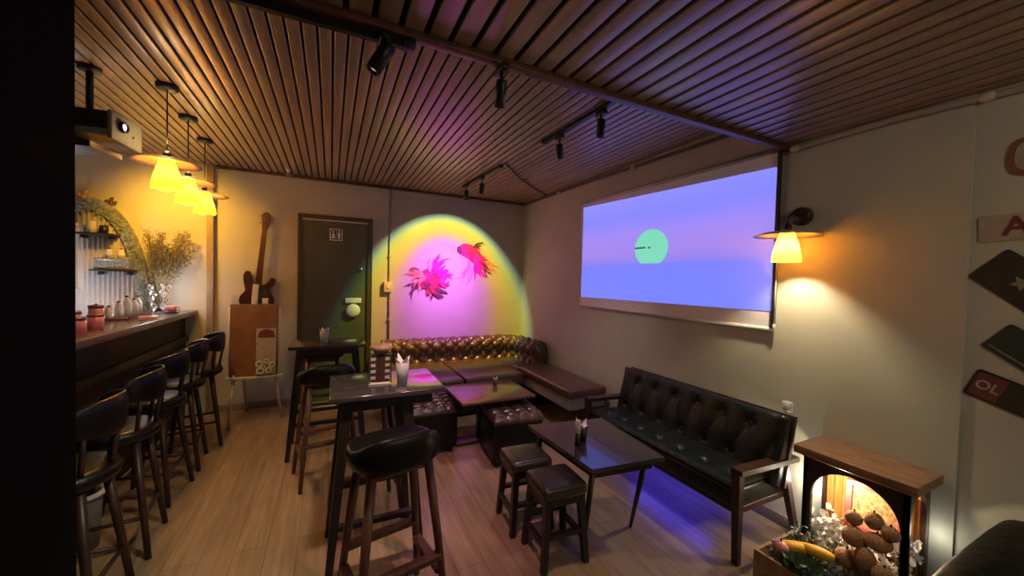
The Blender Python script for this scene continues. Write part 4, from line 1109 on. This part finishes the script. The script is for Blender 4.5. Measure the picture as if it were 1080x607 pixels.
t, A = plate('wall_plate', 'dark green plate between the star plate and the lowest plate', .43, 1.235, .26, .13, -.65, 'plate_green')
MB().prism([(-.115, -.05), (.115, -.05), (.115, -.044), (-.115, -.044)], .005, .006, A).build('border_line', 'plate_grey', t)
t, A = plate('wall_plate', 'black plate with dark red lettered end, lowest on the near right wall', .445, 1.045, .32, .125, -.35, 'plate_black')
MB().prism([(-.15, -.052), (-.065, -.052), (-.065, .052), (-.15, .052)], .005, .007, A).build('red_field', 'plate_dark_red', t)
text_mesh('OL', .055, 'letters', 'plate_tan', t, A @ Matrix.Translation((-.108, 0, .008)))

# ------------------------------------------------------------------ lights
def spotl(name, loc, target, col, w, ang, blend=.5, r=.03):
    l = bpy.data.lights.new(name, 'SPOT'); l.energy = w; l.color = col; l.spot_size = math.radians(ang); l.spot_blend = blend; l.shadow_soft_size = r
    o = bpy.data.objects.new(name, l); C.objects.link(o); o.location = loc
    o.rotation_euler = (Vector(target)-Vector(loc)).to_track_quat('-Z', 'Y').to_euler(); return o
spotl('bar_wall_fill', (-1.45, 4.20, 2.30), (-1.40, 4.94, 1.95), (1, .46, .03), 42, 105, .9, .05)  # yellow wash added to make up for the dimmed pendants on this wall
# rainbow gobo spotlight washing the goldfish wall
gl = spotl('rainbow_spot', (1.38, 4.0, 2.40), (1.38, 4.94, 1.46), (1, 1, 1), 102, 86, .04, .005)
l = gl.data; l.use_nodes = True; nt = l.node_tree; em = nt.nodes['Emission']
tc = nt.nodes.new('ShaderNodeTexCoord'); sp = nt.nodes.new('ShaderNodeSeparateXYZ'); nt.links.new(tc.outputs['Normal'], sp.inputs[0])
ab = nt.nodes.new('ShaderNodeMath'); ab.operation = 'ABSOLUTE'; nt.links.new(sp.outputs['Z'], ab.inputs[0])
ac = nt.nodes.new('ShaderNodeMath'); ac.operation = 'ARCCOSINE'; nt.links.new(ab.outputs[0], ac.inputs[0])
dv = nt.nodes.new('ShaderNodeMath'); dv.operation = 'DIVIDE'; dv.inputs[1].default_value = math.radians(43); nt.links.new(ac.outputs[0], dv.inputs[0])
cr = nt.nodes.new('ShaderNodeValToRGB'); e = cr.color_ramp.elements
e[0].position = 0; e[0].color = (1.3, .30, 1.9, 1); e[1].position = 1; e[1].color = (0, 0, 0, 1)
for p, c in ((.26, (1.1, .25, 1.4)), (.45, (.85, .20, .90)), (.54, (.80, .27, .50)), (.64, (.85, .42, .10)), (.80, (.80, .60, .05)), (.87, (.55, .62, .15)), (.93, (.22, .32, .22)), (.97, (.06, .09, .07))):
    k = e.new(p); k.color = c + (1,)
nt.links.new(dv.outputs[0], cr.inputs[0]); nt.links.new(cr.outputs[0], em.inputs['Color'])
# added falloff compensation: strength rises towards the far, lower end of the beam
mr = nt.nodes.new('ShaderNodeMapRange'); mr.inputs['From Min'].default_value = -.4; mr.inputs['From Max'].default_value = .6
mr.inputs['To Min'].default_value = 1.9; mr.inputs['To Max'].default_value = .62
nt.links.new(sp.outputs['Y'], mr.inputs['Value']); nt.links.new(mr.outputs[0], em.inputs['Strength'])
# warm glow in the fireplace, plus added points for the wall beside it
point('fireplace_light', (2.34, .96, .50), (1, .78, .50), 3.6, .02)
point('fireplace_leak_fill_near', (2.50, .662, .36), (1, .92, .78), .22, .03)  # added outside the cabinet, stands in for light leaking onto the wall
point('fireplace_leak_fill_far', (2.50, 1.16, .36), (1, .92, .80), 1.0, .03)  # same stand-in for leaked light, added on the settee side
# blue strip under the settee
l = bpy.data.lights.new('blue_strip', 'AREA'); l.shape = 'RECTANGLE'; l.size = .08; l.size_y = .7; l.energy = 1.5; l.color = (.05, .04, 1)
o = bpy.data.objects.new('blue_strip', l); o.location = (2.28, 1.95, .24); C.objects.link(o)
# bar back lighting
point('bar_shelf_light', (-1.38, 4.60, 1.34), (1, .84, .82), 2.6, .08)
point('bar_low_light', (-2.12, 4.48, 1.25), (1, .92, 1), 5, .1)
# unseen fill panel added behind the camera to brighten the walls
def area(name, loc, size, w, col, rotx=0):
    l = bpy.data.lights.new(name, 'AREA'); l.size = size; l.energy = w; l.color = col
    o = bpy.data.objects.new(name, l); o.location = loc; o.rotation_euler = (rotx, 0, 0); C.objects.link(o); return o
area('room_fill', (1.5, -.9, 2.3), .6, 8, (1, .86, .66), math.radians(35))
spotl('track_beam', (1.50, 2.5, 2.40), (1.7, 3.0, 0), (1, .78, .68), 26, 90, .9, .04)
spotl('track_beam', (.62, 1.42, 2.20), (.75, 2.5, 0), (1, .46, .55), 46, 62, .9, .04)
spotl('track_beam', (.13, 1.42, 2.20), (-.35, 2.3, 0), (1, .82, .60), 42, 62, .9, .04)

w = bpy.data.worlds.new('w'); bpy.context.scene.world = w; w.use_nodes = True
w.node_tree.nodes['Background'].inputs[0].default_value = (.5, .4, .3, 1); w.node_tree.nodes['Background'].inputs[1].default_value = .02

# ------------------------------------------------------------------ camera
cam = bpy.data.cameras.new('camera'); cam.sensor_width = 36; cam.lens = 394/1080*36; cam.clip_start = .02
co = bpy.data.objects.new('camera', cam); C.objects.link(co)
yaw, pit, rol = map(math.radians, (25.87, -1.35, 1.39))
fw = Vector((sin(yaw)*cos(pit), cos(yaw)*cos(pit), sin(pit))); rt = Vector((cos(yaw), -sin(yaw), 0)); up = rt.cross(fw)
r2 = rt*cos(rol)+up*sin(rol); u2 = up*cos(rol)-rt*sin(rol)
co.matrix_world = Matrix(((r2.x, u2.x, -fw.x, 0), (r2.y, u2.y, -fw.y, 0), (r2.z, u2.z, -fw.z, 1.5), (0, 0, 0, 1)))
bpy.context.scene.camera = co
vs_ = bpy.context.scene.view_settings
vs_.view_transform = 'Standard'; vs_.look = 'None'; vs_.gamma = 1; vs_.exposure = .55; vs_.use_curve_mapping = False
